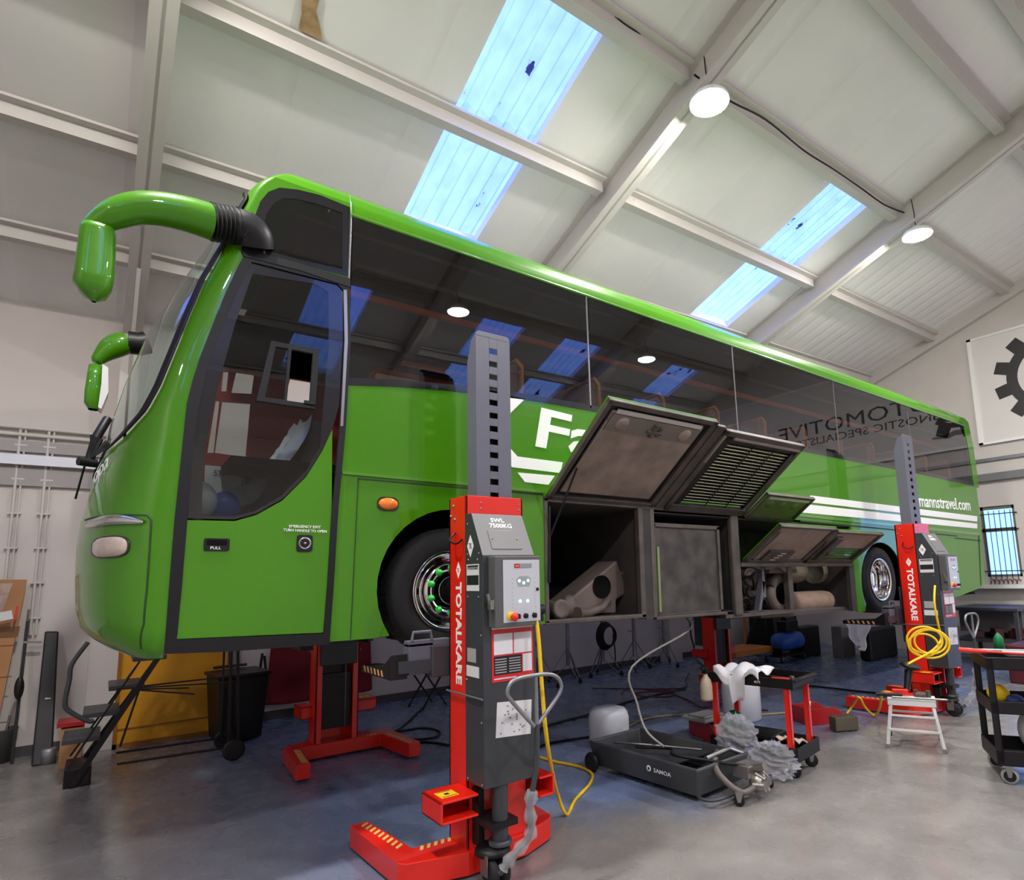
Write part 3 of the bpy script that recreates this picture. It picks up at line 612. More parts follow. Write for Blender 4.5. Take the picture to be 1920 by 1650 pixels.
# --- quarter window above the door, and green surround
qo = SPs([(473, 470), (474, 430), (479, 402), (488, 378), (503, 360), (524, 352), (560, 356), (600, 366), (656, 389), (654, 519)])
qi = SPs([(489, 467), (492, 430), (500, 400), (513, 382), (530, 372), (560, 374), (600, 384), (642, 400), (642, 505), (560, 487)])
ou = [(interp(UC, w), w) for w in rows(4.16, W2+.002, 10)]
side_poly('quarter_surround', ou+[(US, W2+.002), (US, SP(654, 521)[1]), SP(480, 473)], [qo], GREEN)
side_poly('quarter_window_border', qo, [qi], BLACKG, -.003, .014)
side_poly('quarter_window', qi, [], GLASS, 0.001, .006)
side_poly('quarter_frame', SPs([(452, 466), (480, 474), (560, 495), (656, 524), (656, 540), (560, 508), (456, 482)]), [], BLACK, -.016, .03)
MB().tube([(US, -.004, SP(656, 530)[1]), (US, -.004, 4.76)], .007, 6).build('window_joint', MATS['aluminium joint'], coach)
# upper windscreen side piece (small dark oval pane)
mb = MB(); 
# --- nose details
LT = .0
def tpix(px, py):      # (t,w) on the nose surface seen at a measured point
    best = None
    for wi in range(150, 480, 4):
        w = wi/100
        for ti in range(0, 60):
            q = nose(ti/60, w); x, y = proj(wld(*q)); e = (x-px)**2+(y-py)**2
            if best is None or e < best[0]: best = (e, ti/60, w)
    e, t0, w0 = best
    for s_ in (.008, .003, .001):
        for dt in range(-3, 4):
            for dw in range(-3, 4):
                t, w = max(0, t0+dt*s_), w0+dw*s_*2; q = nose(t, w); x, y = proj(wld(*q)); e = (x-px)**2+(y-py)**2
                if e < best[0]: best = (e, t, w)
        e, t0, w0 = best
    return t0, w0
def nose_strip(name, pts, wdt, m, off=.004, th=.006):     # a thin strip following measured points on the nose
    tw = [tpix(*p) for p in pts]; out = []
    for i in range(len(tw)-1):
        for k in range(4): out.append((tw[i][0]+(tw[i+1][0]-tw[i][0])*k/4, tw[i][1]+(tw[i+1][1]-tw[i][1])*k/4))
    out.append(tw[-1]); return MB().tube([nose(t, w, off) for t, w in out], wdt, 8).build(name, m, coach)
nose_strip('lamp_panel_gap', [(160, 975), (205, 966), (240, 965), (276, 966), (284, 975), (281, 1030), (276, 1100), (270, 1170), (265, 1216)], .006, LINE, 0)
ta = tpix(168, 985); tb_ = tpix(272, 979); 
mb = MB(); rws = []
for i in range(25):
    f_ = i/24; t = ta[0]+(tb_[0]-ta[0])*f_; w = ta[1]+(tb_[1]-ta[1])*f_+.018*math.sin(PI*f_); hh = .034*math.sin(PI*min(1, .12+f_*.85))**.5
    rws.append([nose(t, w+hh*math.sin(a), .004+.022*max(0, math.cos(a))) for a in [PI*(-.5+j/8) for j in range(9)]])
mb.grid(rws).build('chrome_brow', CHROME, coach, fix=False)
ca = tpix(205, 1026); L0, L1 = tpix(175, 1026), tpix(241, 1026); hh = abs(tpix(207, 1006)[1]-tpix(207, 1045)[1])/2; tc_, wc_ = (L0[0]+L1[0])/2, (L0[1]+L1[1])/2; dt_ = (L0[0]-L1[0])/2
def oval(sc, off): return [nose(tc_+dt_*sc*(abs(math.cos(a))**.7*(1 if math.cos(a) > 0 else -1)), wc_+hh*sc*(abs(math.sin(a))**.7*(1 if math.sin(a) > 0 else -1)), off) for a in [2*PI*i/32 for i in range(32)]]
MB().grid([oval(1.0, .004), oval(.94, .012), oval(.6, .022), oval(.02, .024)], True, True).build('headlamp', HEADL, coach, fix=False)
MB().grid([oval(1.08, .002), oval(1.08, .010), oval(1.0, .010), oval(.98, .002)], True, True).build('headlamp_rim', BLACKG, coach, fix=False)
tt, ww = tpix(196, 905); q = nose(tt, ww, .006); q2 = nose(tt-.02, ww, .006); xd = (q2-q).normalized()
text('lettering', 'opa', nose(tpix(178, 915)[0], tpix(178, 915)[1], .006), xd+Vector((0, 0, .35)), Vector((0, 0, 1))-xd*.35, .26, .10, WHITE, coach, shear=.4)
# wiper pivot and linkage at the foot of the windscreen
tt, ww = tpix(180, 868); q = nose(tt, ww)
mb = MB().cyl(q+Vector((-.02, 0, 0)), q+Vector((-.12, -.05, .0)), .03, 14).tube([q+Vector((-.06, 0, .02)), q+Vector((-.03, .0, .2)), q+Vector((.02, .1, .36))], .03, 8)
for a in range(5): mb.bar(q+Vector((-.05, -.02, .04)), q+Vector((-.06+.03*a, -.04, .2-.012*a)), .018)
mb.tube([q+Vector((-.08, 0, 0)), q+Vector((-.12, .1, -.25))], .008, 6); mb.build('wiper_linkage', BLKPL, coach)
# rear panel
mb = MB().grid([[(13.02+dx, .0+.0, w) if False else (u, v, w) for v, u in ((0, u0), (.05, u0+.04), (.12, u0+.06), (WD-.12, u0+.06), (WD-.05, u0+.04), (WD, u0))] for w, u0 in ((1.66, 12.985), (1.9, 13.02), (2.63, 13.10), (3.2, 13.11), (3.6, 13.10), (4.3, 13.05), (4.65, 13.0), (4.8, 12.9))]); mb.build('rear_panel', GREEN, coach)
side_poly('rear_corner_trim', SPs([(1797, 780), (1808, 785), (1815, 792), (1824, 835), (1832, 890), (1835, 914), (1826, 911), (1817, 850), (1807, 800), (1803, 793), (1796, 790)]), [], GREEN, -.006, .05)
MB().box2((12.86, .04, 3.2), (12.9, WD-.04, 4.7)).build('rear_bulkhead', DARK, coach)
# indicator
cx, cz = SP(727, 945)
MB().sphere((cx, -.012, cz), 1, .075, .03, .045, 20, 10).build('side_indicator', AMBER, coach); side_poly('indicator_base', rrect(cx-.083, cx+.083, cz-.052, cz+.052, .045), [], BLACKG, -.008, .01)
# front-wheel side body return and floor, far side, interior
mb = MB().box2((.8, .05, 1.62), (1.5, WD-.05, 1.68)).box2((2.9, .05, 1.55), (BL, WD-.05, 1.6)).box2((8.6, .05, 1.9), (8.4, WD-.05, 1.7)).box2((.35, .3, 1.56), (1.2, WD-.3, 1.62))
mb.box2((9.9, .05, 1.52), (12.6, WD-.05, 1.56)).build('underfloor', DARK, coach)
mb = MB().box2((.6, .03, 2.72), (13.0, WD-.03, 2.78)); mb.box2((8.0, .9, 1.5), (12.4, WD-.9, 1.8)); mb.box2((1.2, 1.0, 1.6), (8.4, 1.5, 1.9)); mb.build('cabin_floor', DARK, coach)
MB().box2((.95, .12, 4.66), (12.9, WD-.12, 4.70)).build('cabin_ceiling', mat('cabin ceiling lining', (70, 62, 57), .8), coach)
MB().box2((1.4, .12, 4.40), (12.9, .44, 4.44)).box2((1.4, WD-.5, 4.50), (12.9, WD-.12, 4.54)).build('luggage_rack', mat('luggage rack', (40, 36, 34), .6), coach)
# wheel wells
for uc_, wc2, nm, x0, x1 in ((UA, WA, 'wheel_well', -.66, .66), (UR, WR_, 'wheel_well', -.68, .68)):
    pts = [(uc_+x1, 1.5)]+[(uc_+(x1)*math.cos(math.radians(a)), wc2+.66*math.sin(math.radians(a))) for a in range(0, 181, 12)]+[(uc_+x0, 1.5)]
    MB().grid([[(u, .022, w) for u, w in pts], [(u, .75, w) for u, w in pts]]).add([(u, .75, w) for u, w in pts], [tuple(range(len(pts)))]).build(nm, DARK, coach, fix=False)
# far side wall: panels and windows
REDI = mat('dark red interior trim', (128, 24, 26), .5)
def fpoly(name, outer, holes, m): return side_poly(name, outer, holes, m, WD-.03, .03)
fd = [SPs(l, WD) for l in ([(372, 972), (352, 600), (510, 610), (545, 972)],)][0]
h1 = SPs([(418, 698), (428, 698), (424, 735), (414, 735)], WD); h2 = SPs([(442, 699), (476, 704), (471, 740), (433, 738)], WD); h3 = SPs([(404, 752), (411, 753), (400, 850), (388, 850)], WD); h4 = SPs([(416, 754), (469, 758), (460, 858), (402, 850)], WD)
h5 = SPs([(384, 872), (450, 878), (440, 925), (380, 960)], WD)
FU0, FU1 = fd[0][0]-.3, 2.3
fpoly('far_door', [(FU0, 1.6), (FU1, 1.6), (FU1, 4.16), (FU0, 4.16)], [h1, h2, h3, h4, h5, SPs([(556, 662), (586, 663), (582, 764), (530, 760)], WD)], REDI)
fpoly('far_header', [(.6, 4.17), (FU1, 4.17), (FU1, 4.76), (.6, 4.76)], [], DARK)
wins = [(FU1+.06+i*1.62, FU1+1.62+i*1.62) for i in range(7)]
wins = [(a, min(b, 13.0)) for a, b in wins if a < 12.9]
fpoly('far_side', [(FU1, 1.5), (13.0, 1.5), (13.0, 4.76), (FU1, 4.76)], [rrect(a, b, 3.6, 4.42, .1) for a, b in wins]+[], mat('interior lining', (110, 98, 88), .7))
fpoly('far_waist_trim', [(FU1, 3.55), (13.0, 3.55), (13.0, 3.5), (FU1, 3.5)], [], ORANGE)
MB().box2((2.6, 2.12, 4.46), (13.0, 2.2, 4.53)).box2((1.35, .42, 4.30), (13.0, .46, 4.35)).build('luggage_rail', ORANGE, coach)
for a, b in wins: fpoly('far_window', rrect(a, b, 3.6, 4.42, .1), [], glassmat('far glass', (.6, .56, .5), 1.4) if 'far glass' not in MATS else MATS['far glass'])
mb = MB()
for a, b in wins: mb.tube([(x, WD-.06, z) for x, z in rrect(a-.02, b+.02, 3.58, 4.44, .12)]+[(b+.02, WD-.06, 4.3)], .03, 6)
mb.build('window_trim', ORANGE, coach)
# seats
def seat(u, v, first=[None]):
    if first[0] is None:
        s0 = empty('passenger_seat'); s0.parent = coach
        MB().box2((0, -.22, 0), (.46, .22, .12)).build('seat_cushion', SEATB, s0, bevel=.03)
        mb = MB().prism([(.40, .05), (.50, .05), (.66, .60), (.66, .82), (.60, .86), (.54, .80), (.52, .60)], lambda x, z: (x, -.21, z), lambda x, z: (x, .21, z)); mb.build('backrest', SEATB, s0, bevel=.03)
        MB().prism([(.50, .1), (.53, .1), (.70, .60), (.70, .84), (.62, .9), (.60, .87), (.67, .8), (.67, .60)], lambda x, z: (x, -.23, z), lambda x, z: (x, .23, z)).build('seat_shell', SEATO, s0, bevel=.01)
        s0.location = (u, v, 3.05); first[0] = s0; return s0
    c = copy_tree(first[0], coach); c.location = (u, v, 3.05); return c
for i in range(11):
    for v in (.32, .80, WD-.80, WD-.32): seat(2.25+i*.93, v)
# driver's cab: seat under a polythene cover, steering wheel, dashboard, red panels
ds = empty('driver_seat'); ds.parent = coach
MB().box2((.8, .45, 2.35), (1.2, .95, 2.5)).prism([(1.08, 2.45), (1.2, 2.45), (1.30, 3.2), (1.18, 3.2)], lambda x, z: (x, .45, z), lambda x, z: (x, .95, z)).build('seat_body', SEATB, ds, bevel=.03)
rows_ = []
for i in range(15):
    f_ = i/14; c = Vector((1.17-.50*f_, .40, 3.22-.66*f_-.10*math.sin(PI*f_))); rows_.append([c+Vector((.03*math.sin(j*1.3+i*.8), .55*j/11, .03*math.sin(j*1.7+i)+(.05 if j in (0, 11) else 0)*-2)) for j in range(12)])
MB().grid(rows_).build('polythene_cover', mat('polythene film', (205, 210, 215), .3, coat=.5), ds, fix=False)
MB().box2((.15, .35, 2.3), (.55, 2.2, 2.62)).build('dashboard', BLKPL, coach, bevel=.04)
MB().tube([(.78+.09*math.cos(a)*.3, .72+.23*math.sin(a), 2.72+.18*math.cos(a)) for a in [2*PI*i/24 for i in range(25)]], .016, 8).build('steering_wheel', BLKPL, coach)
MB().box2((1.2, 1.9, 2.3), (2.1, 2.0, 2.95)).build('cab_partition', mat('red cab panel', (140, 28, 30), .5), coach)
MB().sphere((.62, .35, 2.48), .1, 1, .7, 1).build('blue_container', BLUE, coach); MB().sphere((.46, .3, 2.5), .11, 1, .8, 1.2).build('bag_in_cab', FOAMW, coach)
a_, b_2 = SP(383, 925, .5), SP(440, 877, .5)
nb = empty('notice_board'); nb.parent = coach
MB().box2((a_[0], .5, a_[1]), (b_2[0]+.05, .51, b_2[1])).build('board', FOAMW, nb); text('lettering', '5311.41in', (a_[0]+.05, .498, b_2[1]-.07), (1, 0, 0), (0, 0, 1), .2, .04, INK, nb)
# --- wheels
NUTG = mat('green wheel nut cap', (40, 190, 70), .35)
def wheel(u, w, r, dish, steer=1):
    g = empty('front_wheel' if steer else 'rear_wheel'); g.parent = coach; g.location = (u, .06, w)
    t_ = [(.30, .02), (.315, .0), (.40, -.012), (.47, .0), (r-.02, .03), (r, .06), (r, .26), (r-.02, .29), (.40, .31), (.30, .29)]
    MB().lathe(t_, (0, 0, 0), (0, 1, 0), 56).build('tyre', TYRE, g, fix=False)
    mb = MB(); 
    for i in range(40):
        a = 2*PI*i/40; mb.box(((r-.004)*math.cos(a), .16, (r-.004)*math.sin(a)), (.012, .2, .03), ('Y', -a))
    mb.build('tread', TYRE, g)
    if dish: rp = [(.30, .0), (.315, -.008), (.305, -.014), (.285, .0), (.27, .03), (.265, .09), (.25, .15), (.19, .18), (.14, .17), (.13, .12), (.09, .10), (0, .10)]
    else: rp = [(.30, .0), (.32, -.008), (.31, -.016), (.285, -.006), (.275, .02), (.26, .04), (.24, .045), (.225, .03), (.215, -.012), (.20, -.02), (.15, -.018), (.145, .0), (.13, .02), (0, .03)]
    MB().lathe(rp, (0, 0, 0), (0, 1, 0), 56).build('rim', CHROME, g, fix=False)
    if not dish:
        for i in range(10):
            a = 2*PI*(i+.5)/10; c = Vector((.178*math.cos(a), -.02, .178*math.sin(a))); MB().lathe([(0, -.04), (.014, -.038), (.022, -.022), (.027, 0), (.032, .006)], c, (0, 1, 0), 12).build('nut_cap', NUTG, g)
        mb = MB()
        for i in range(10):
            a = 2*PI*i/10; mb.box((.252*math.cos(a), .038, .252*math.sin(a)), (.012, .012, .05), ('Y', -a))
        mb.build('rim_slots', DARK, g)
        MB().lathe([(.10, 0), (.1, -.03), (.07, -.045), (0, -.045)], (0, 0, 0), (0, 1, 0), 24).build('hub', DARK, g, fix=False)
        MB().tube([(.11*math.cos(a), -.035, .11*math.sin(a)) for a in [2*PI*i/30 for i in range(31)]], .004, 6).build('hub_ring', CHROME, g)
    return g
wheel(UA-.0, WA-.03, .50, False); wheel(UR+.02, 1.835, .49, True, 0)
fwheel = empty('front_wheel'); fwheel.parent = coach; fwheel.location = (UA, WD-.36, WA-.03)
MB().lathe([(0, 0), (.3, 0), (.315, .0), (.47, .0), (.5, .06), (.5, .26), (.47, .3), (0, .3)], (0, 0, 0), (0, 1, 0), 40).build('tyre', TYRE, fwheel)
fw2 = empty('rear_wheel'); fw2.parent = coach; fw2.location = (UR, WD-.62, 1.845)
MB().lathe([(0, 0), (.3, 0), (.47, .0), (.5, .06), (.5, .5), (.47, .55), (0, .55)], (0, 0, 0), (0, 1, 0), 40).build('tyre', TYRE, fw2)
# ================================================================ lockers, engine bay, flaps and mirrors of the coach
def part(name, mb, m, parent=coach, **k): return mb.build(name, m, parent, **k)
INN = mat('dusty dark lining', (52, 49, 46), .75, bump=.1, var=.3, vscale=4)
FRMM = mat('dusty grey frame', (84, 78, 72), .55, .3, var=.25, vscale=6)
def openbox(u0, u1, w0, w1, dep, name='locker_lining', m=INN):
    mb = MB(); e = .012
    mb.box2((u0, .02, w0), (u1, dep, w0+e)).box2((u0, .02, w1-e), (u1, dep, w1)).box2((u0, .02, w0), (u0+e, dep, w1)).box2((u1-e, .02, w0), (u1, dep, w1)).box2((u0, dep-e, w0), (u1, dep, w1))
    return mb.build(name, m, coach)
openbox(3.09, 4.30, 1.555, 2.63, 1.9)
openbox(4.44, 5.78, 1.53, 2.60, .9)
# frame round the openings
mb = MB(); B_ = .035
for (a, b) in (((3.085, 1.545), (3.125, 2.66)), ((4.235, 1.53), (4.30, 2.64)), ((4.40, 1.53), (4.46, 2.64))):
    mb.box2((a[0], -.012, a[1]), (b[0], .05, b[1]))
mb.box2((3.085, -.012, 1.535), (4.30, .05, 1.575)).box2((3.085, -.012, 2.62), (5.86, .05, 2.67)).box2((4.44, -.012, 1.505), (5.55, .05, 1.54))
part('locker_frame', mb, FRMM, bevel=.008)
part('post', MB().box2((5.70, -.01, 1.48), (5.84, .06, 2.64)), FRMM, bevel=.02)
part('post', MB().box2((4.30, -.005, 1.52), (4.40, .12, 2.63)), INN)
# radiator behind its open grille
rad = empty('radiator'); rad.parent = coach
part('core', MB().box2((4.50, .05, 1.56), (5.50, .12, 2.46)), mat('dirty radiator fins', (72, 68, 64), .6, .3, bump=.6, bscale=120, var=.5, vscale=5), rad)
mb = MB().box2((4.47, .03, 1.53), (5.53, .09, 1.56)).box2((4.47, .03, 2.45), (5.53, .09, 2.49)).box2((4.47, .03, 1.53), (4.51, .09, 2.48)).box2((5.49, .03, 1.53), (5.53, .09, 2.48))
part('core_frame', mb, FRMM, rad); part('seal_strip', MB().box2((4.515, .02, 1.58), (4.545, .05, 2.24)), mat('faded green strip', (120, 140, 90), .6), rad)
# ducts lying in the first locker
def ploc(px, py, v): q = SP(px, py, v); return Vector((q[0], v, q[1]))
dc = mat('dusty duct', (104, 92, 84), .6, .2, var=.2, vscale=4, bump=.1)
p = [ploc(1030, 1140, .45), ploc(1157, 1050, .30), ploc(1178, 1110, .3), ploc(1150, 1125, .35), ploc(1150, 1150, .35), ploc(1050, 1150, .45)]
duct = empty('air_duct'); duct.parent = coach
part('duct_body', MB().prism([(q.x, q.z) for q in p], lambda u, w: (u, .30, w), lambda u, w: (u, .62, w)), dc, duct, bevel=.02)
q = ploc(1129, 1100, .29); part('duct_mouth', MB().lathe([(.0, .006), (.098, .006), (.104, -.004), (.114, -.004), (.114, .02)], q, (0, 1, 0), 28), DARK, duct)
q1, q2 = ploc(1160, 1060, .4), ploc(1190, 1135, .4)
part('duct_elbow', MB().tube([q1, (q1+q2)/2+Vector((.12, .05, .06)), q2+Vector((.1, .1, 0))], .14, 14), dc, duct)
part('pipe_stub', MB().cyl(ploc(1030, 1140, .4), ploc(1052, 1148, .16), .075, 18).lathe([(.0, .01), (.06, .01), (.085, .0), (.09, .03)], ploc(1054, 1142, .14), (.1, 1, 0), 20), dc)
part('pipe_stub', MB().sphere(ploc(1066, 1138, .3), .09, 1, .8, 1.3), dc)
part('pipe_stub', MB().tube([ploc(1082, 1150, .2), ploc(1100, 1150, .25), ploc(1128, 1140, .25), ploc(1140, 1125, .3)], .05, 12, rs=[.06, .045, .04, .04]), dc)
part('gas_strut', MB().cyl((3.14, -.01, 2.58), (3.12, -.02, 1.9), .012, 8).cyl((3.2, -.35, 2.88), (3.14, -.01, 2.3), .01, 8), BLKPL)
part('lamp_bar', MB().cyl(ploc(1140, 985, .6), ploc(1172, 975, .6), .02, 8).cyl(ploc(1172, 975, .6), ploc(1205, 972, .6), .02, 8), mat('blue grey bar', (60, 66, 84), .5))
# engine bay
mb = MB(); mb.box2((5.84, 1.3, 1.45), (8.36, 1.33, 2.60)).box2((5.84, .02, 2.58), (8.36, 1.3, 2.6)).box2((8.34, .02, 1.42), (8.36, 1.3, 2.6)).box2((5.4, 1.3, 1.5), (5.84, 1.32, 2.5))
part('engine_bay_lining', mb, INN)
part('bay_rail', MB().box2((5.84, -.01, 2.03), (8.30, .05, 2.075)), FRMM, bevel=.006)
part('bay_rail', MB().box2((5.55, .02, 1.46), (7.0, .1, 1.50)).box2((6.3, .1, 1.42), (8.2, .9, 1.46)), FRMM)
part('post', MB().box2((8.22, -.005, 1.42), (8.35, .05, 2.05)), INN)
eng = empty('engine'); eng.parent = coach
part('engine_block', MB().box2((5.95, .45, 1.55), (6.9, 1.25, 2.0)).box2((5.5, .5, 1.6), (5.95, 1.1, 2.2)), DIRTYD, eng, bevel=.03)
for px, py, r_ in ((1405, 1082, .11), (1408, 1110, .07), (1368, 1105, .06), (1366, 1070, .05)):
    q = ploc(px, py, .35); part('pulley', MB().lathe([(0, -.03), (r_*.3, -.035), (r_*.4, -.01), (r_*.85, -.01), (r_, -.03), (r_, .03), (0, .03)], q, (0, 1, 0), 24), DIRTYD, eng)
mb = MB()
for a, b in (((1395, 1055), (1425, 1065)), ((1425, 1060), (1430, 1120)), ((1430, 1065), (1455, 1060)), ((1420, 1150), (1428, 1090)), ((1400, 1150), (1600, 1140)), ((1455, 1060), (1470, 1070))): mb.bar(ploc(a[0], a[1], .15), ploc(b[0], b[1], .15), .07, .05)
part('bracket', mb, mat('blue grey casting', (92, 94, 100), .55, .3, bump=.3, var=.2), eng)
part('bracket', MB().box2((6.95, .12, 1.45), (7.05, .2, 2.03)).box2((6.6, .15, 1.95), (7.2, .3, 2.05)), DIRTYD, eng, bevel=.01)
part('turbo_pipe', MB().tube(smooth_path([ploc(1462, 1080, .3), ploc(1446, 1095, .3), ploc(1444, 1120, .3), ploc(1456, 1140, .3), ploc(1478, 1146, .3)]), .075, 14), dc, eng)
q = ploc(1470, 1085, .3); part('filter_canister', MB().lathe([(0, 0), (.14, 0), (.15, .05), (.15, .3), (.14, .42), (.0, .43)], q+Vector((.1, .1, .08)), (1, 0, .02), 26), mat('dull olive canister', (104, 100, 84), .55, .2, var=.2), eng)
part('filter_cap', MB().lathe([(.165, .30), (.17, .36), (.165, .42), (.0, .43)], q+Vector((.55, .1, .08)), (1, 0, .02), 26), MATS['dull olive canister'], eng)
a, b = ploc(1492, 1130, .25), ploc(1556, 1129, .25)
part('silencer', MB().lathe([(0, 0), (.10, .0), (.135, .03), (.14, .1), (.14, .75), (.13, .84), (.08, .88), (0, .88)], a+Vector((-.02, .05, .0)), (1, 0, 0), 30), mat('rusty pale silencer', (150, 128, 110), .6, .2, var=.2, vscale=7, bump=.15), eng)
mb = MB()
for i in range(9):
    x = 5.95+random.random()*1.2; z = 1.5+random.random()*.5; mb.tube(smooth_path([(x, .3+random.random()*.2, z), (x+.12, .25, z+.1), (x+.25, .3, z-.06), (x+.3, .4, z+.05)]), .016, 8)
part('hoses', mb, BLKPL, eng)
# flaps
def flap(name, u0, u1, w, L, ang, v=-.01):
    d = Vector((0, -math.cos(ang), math.sin(ang))); nn = Vector((0, -math.sin(ang), -math.cos(ang))); X = Vector((1, 0, 0))
    rm = Matrix((X, d, nn)).transposed(); o = Vector((u0, v, w)); W_ = u1-u0
    g = empty(name); g.parent = coach
    P = lambda s, t, n_=0: o+X*s+d*t+nn*n_
    def bx(s0, s1, t0, t1, n0, n1): return lambda mb: mb.box(P((s0+s1)/2, (t0+t1)/2, (n0+n1)/2), (s1-s0, t1-t0, n1-n0), None, rm)
    return g, P, bx, W_, d, nn
def multi(*fs):
    mb = MB()
    for f_ in fs: f_(mb)
    return mb
ANG = math.atan2(.70, .905)
g, P, bx, W_, d_, nn_ = flap('locker_door', 3.11, 4.45, 2.645, 1.14, ANG); L = 1.14
part('outer_skin', multi(bx(0, W_, 0, L, -.045, -.03)), GREEN, g)
part('frame', multi(bx(0, W_, 0, .05, -.03, .01), bx(0, W_, L-.05, L, -.03, .01), bx(0, .05, 0, L, -.03, .01), bx(W_-.07, W_, 0, L, -.03, .01)), FRMM, g, bevel=.006)
part('inner_panel', multi(bx(.1, W_-.13, .1, L-.1, -.03, -.006)), DIRTY, g)
part('seal', multi(bx(.05, W_-.08, .05, L-.05, -.03, -.02)), BLKPL, g)
part('edge_strip', multi(bx(.14, W_-.16, L-.115, L-.075, -.006, .006)), mat('pale edge strip', (196, 190, 184), .5), g)
part('edge_strip', multi(bx(.085, .105, .12, L-.2, -.01, .01)), mat('dull steel strip', (150, 140, 132), .45, .4), g)
part('latch_rail', multi(bx(.12, W_-.15, L-.30, L-.125, -.006, .004)), mat('grey brown panel', (124, 114, 104), .6, .1, var=.1), g)
for s_ in (.27, W_-.30): part('oval_cover', MB().lathe([(0, .012), (.055, .012), (.068, .004), (.07, -.0)], P(s_, L-.21, .004), nn_, 26), DIRTY, g)
part('latch', multi(bx(W_/2-.09, W_/2+.07, L-.25, L-.22, .004, .03), bx(W_/2-.05, W_/2-.01, L-.29, L-.15, .004, .025), bx(W_/2+.03, W_/2+.06, L-.27, L-.17, .004, .02)), DIRTYD, g)
g, P, bx, W_, d_, nn_ = flap('grille_door', 4.60, 5.92, 2.62, 1.10, ANG); L = 1.10
part('frame', multi(bx(0, W_, 0, .10, -.04, .01), bx(0, W_, L-.06, L, -.04, .01), bx(0, .06, 0, L, -.04, .01), bx(W_-.05, W_, 0, L, -.04, .01), bx(-.13, -.01, 0, L+.02, -.05, -.01)), FRMM, g, bevel=.006)
part('inner_ledge', multi(bx(.06, .17, .1, L-.06, -.04, -.01), bx(.06, W_-.05, L-.14, L-.06, -.04, -.01)), BLKPL, g)
SLAT = mat('pale louvre', (226, 228, 196), .3, .3)
part('shade_backing', multi(bx(.17, W_-.08, .1, L-.12, -.062, -.056)), BLKPL, g)  # black sheet added behind the louvres so the gaps read as shade
mb = MB(); ns = 19; rm2 = Matrix((Vector((1, 0, 0)), d_, nn_)).transposed() @ Matrix.Rotation(.75, 3, 'X')
for i in range(ns):
    t = .15+(L-.34)*i/(ns-1); mb.box(P((.19+W_-.10)/2, t, -.03), (W_-.29, .040, .004), None, rm2)
part('louvres', mb, SLAT, g)
part('louvre_bars', multi(bx(.19, .20, .1, L-.12, -.045, -.035), bx(W_*.42, W_*.42+.012, .1, L-.12, -.01, -.004), bx(W_*.68, W_*.68+.012, .1, L-.12, -.01, -.004), bx(W_-.11, W_-.10, .1, L-.12, -.045, .0)), BLKPL, g)
part('edge_strip', multi(bx(.17, W_-.04, L-.085, L-.06, .0, .018)), MATS['dull steel strip'], g)
part('edge_strip', multi(bx(.01, .03, L-.4, L-.06, .01, .02)), MATS['dull steel strip'], g)
g, P, bx, W_, d_, nn_ = flap('service_flap', 5.96, 6.92, 2.60, .42, math.atan2(.255, .35)); L = .42
part('panel', multi(bx(0, W_, 0, L, -.03, -.01)), mat('dull olive panel', (96, 108, 60), .5, var=.1), g); part('frame', multi(bx(0, W_, 0, .04, -.03, .01), bx(0, W_, L-.03, L, -.03, .01), bx(0, .04, 0, L, -.03, .01), bx(W_-.04, W_, 0, L, -.03, .01)), FRMM, g)
part('edge_strip', multi(bx(.1, W_-.04, L-.085, L-.045, -.01, .0)), MATS['pale edge strip'], g)
for s_ in (.22, .46, .72): part('oval_cover', MB().lathe([(0, .01), (.05, .01), (.06, 0)], P(s_, L-.17, -.01), nn_, 22), MATS['dull olive panel'], g)
for (u0, u1, L, k) in ((5.90, 7.08, .64, 0), (7.14, 8.28, .60, 1)):
    g, P, bx, W_, d_, nn_ = flap('engine_flap', u0, u1, 2.085, L, math.atan2(.386, .527))
    part('outer_skin', multi(bx(0, W_, 0, L, -.045, -.032)), GREEN, g)
    part('frame', multi(bx(0, W_, 0, .05, -.03, .01), bx(0, W_, L-.03, L, -.03, .01), bx(0, .04, 0, L, -.03, .01), bx(W_-.07, W_, 0, L, -.03, .01)), FRMM, g, bevel=.005)
    if k == 0:
        part('inner_panel', multi(bx(.04, W_-.07, .05, L-.03, -.03, -.012)), DIRTY, g); part('box_cover', multi(bx(.25, .75, .05, .22, -.012, .02)), DIRTYD, g)
        part('slots', multi(*[bx(.40+.03*i, .50+.03*i, .06+.04*i, .075+.04*i, .02, .024) for i in range(4)]), MATS['pale edge strip'], g)
        part('edge_strip', multi(bx(.10, .13, .06, L-.1, -.01, .012)), MATS['dull steel strip'], g)
    else:
        part('inner_panel', multi(bx(.04, W_-.07, .28, L-.03, -.03, -.012)), DIRTY, g)
        part('louvres', multi(*[bx(.30+.0*i, W_-.12, .06+.05*i, .10+.05*i, -.03, -.026) for i in range(4)]), GREEN_D, g); part('latch', multi(bx(.1, .24, .1, .5, -.01, .03), bx(.2, .34, .18, .24, -.01, .05)), DIRTYD, g)
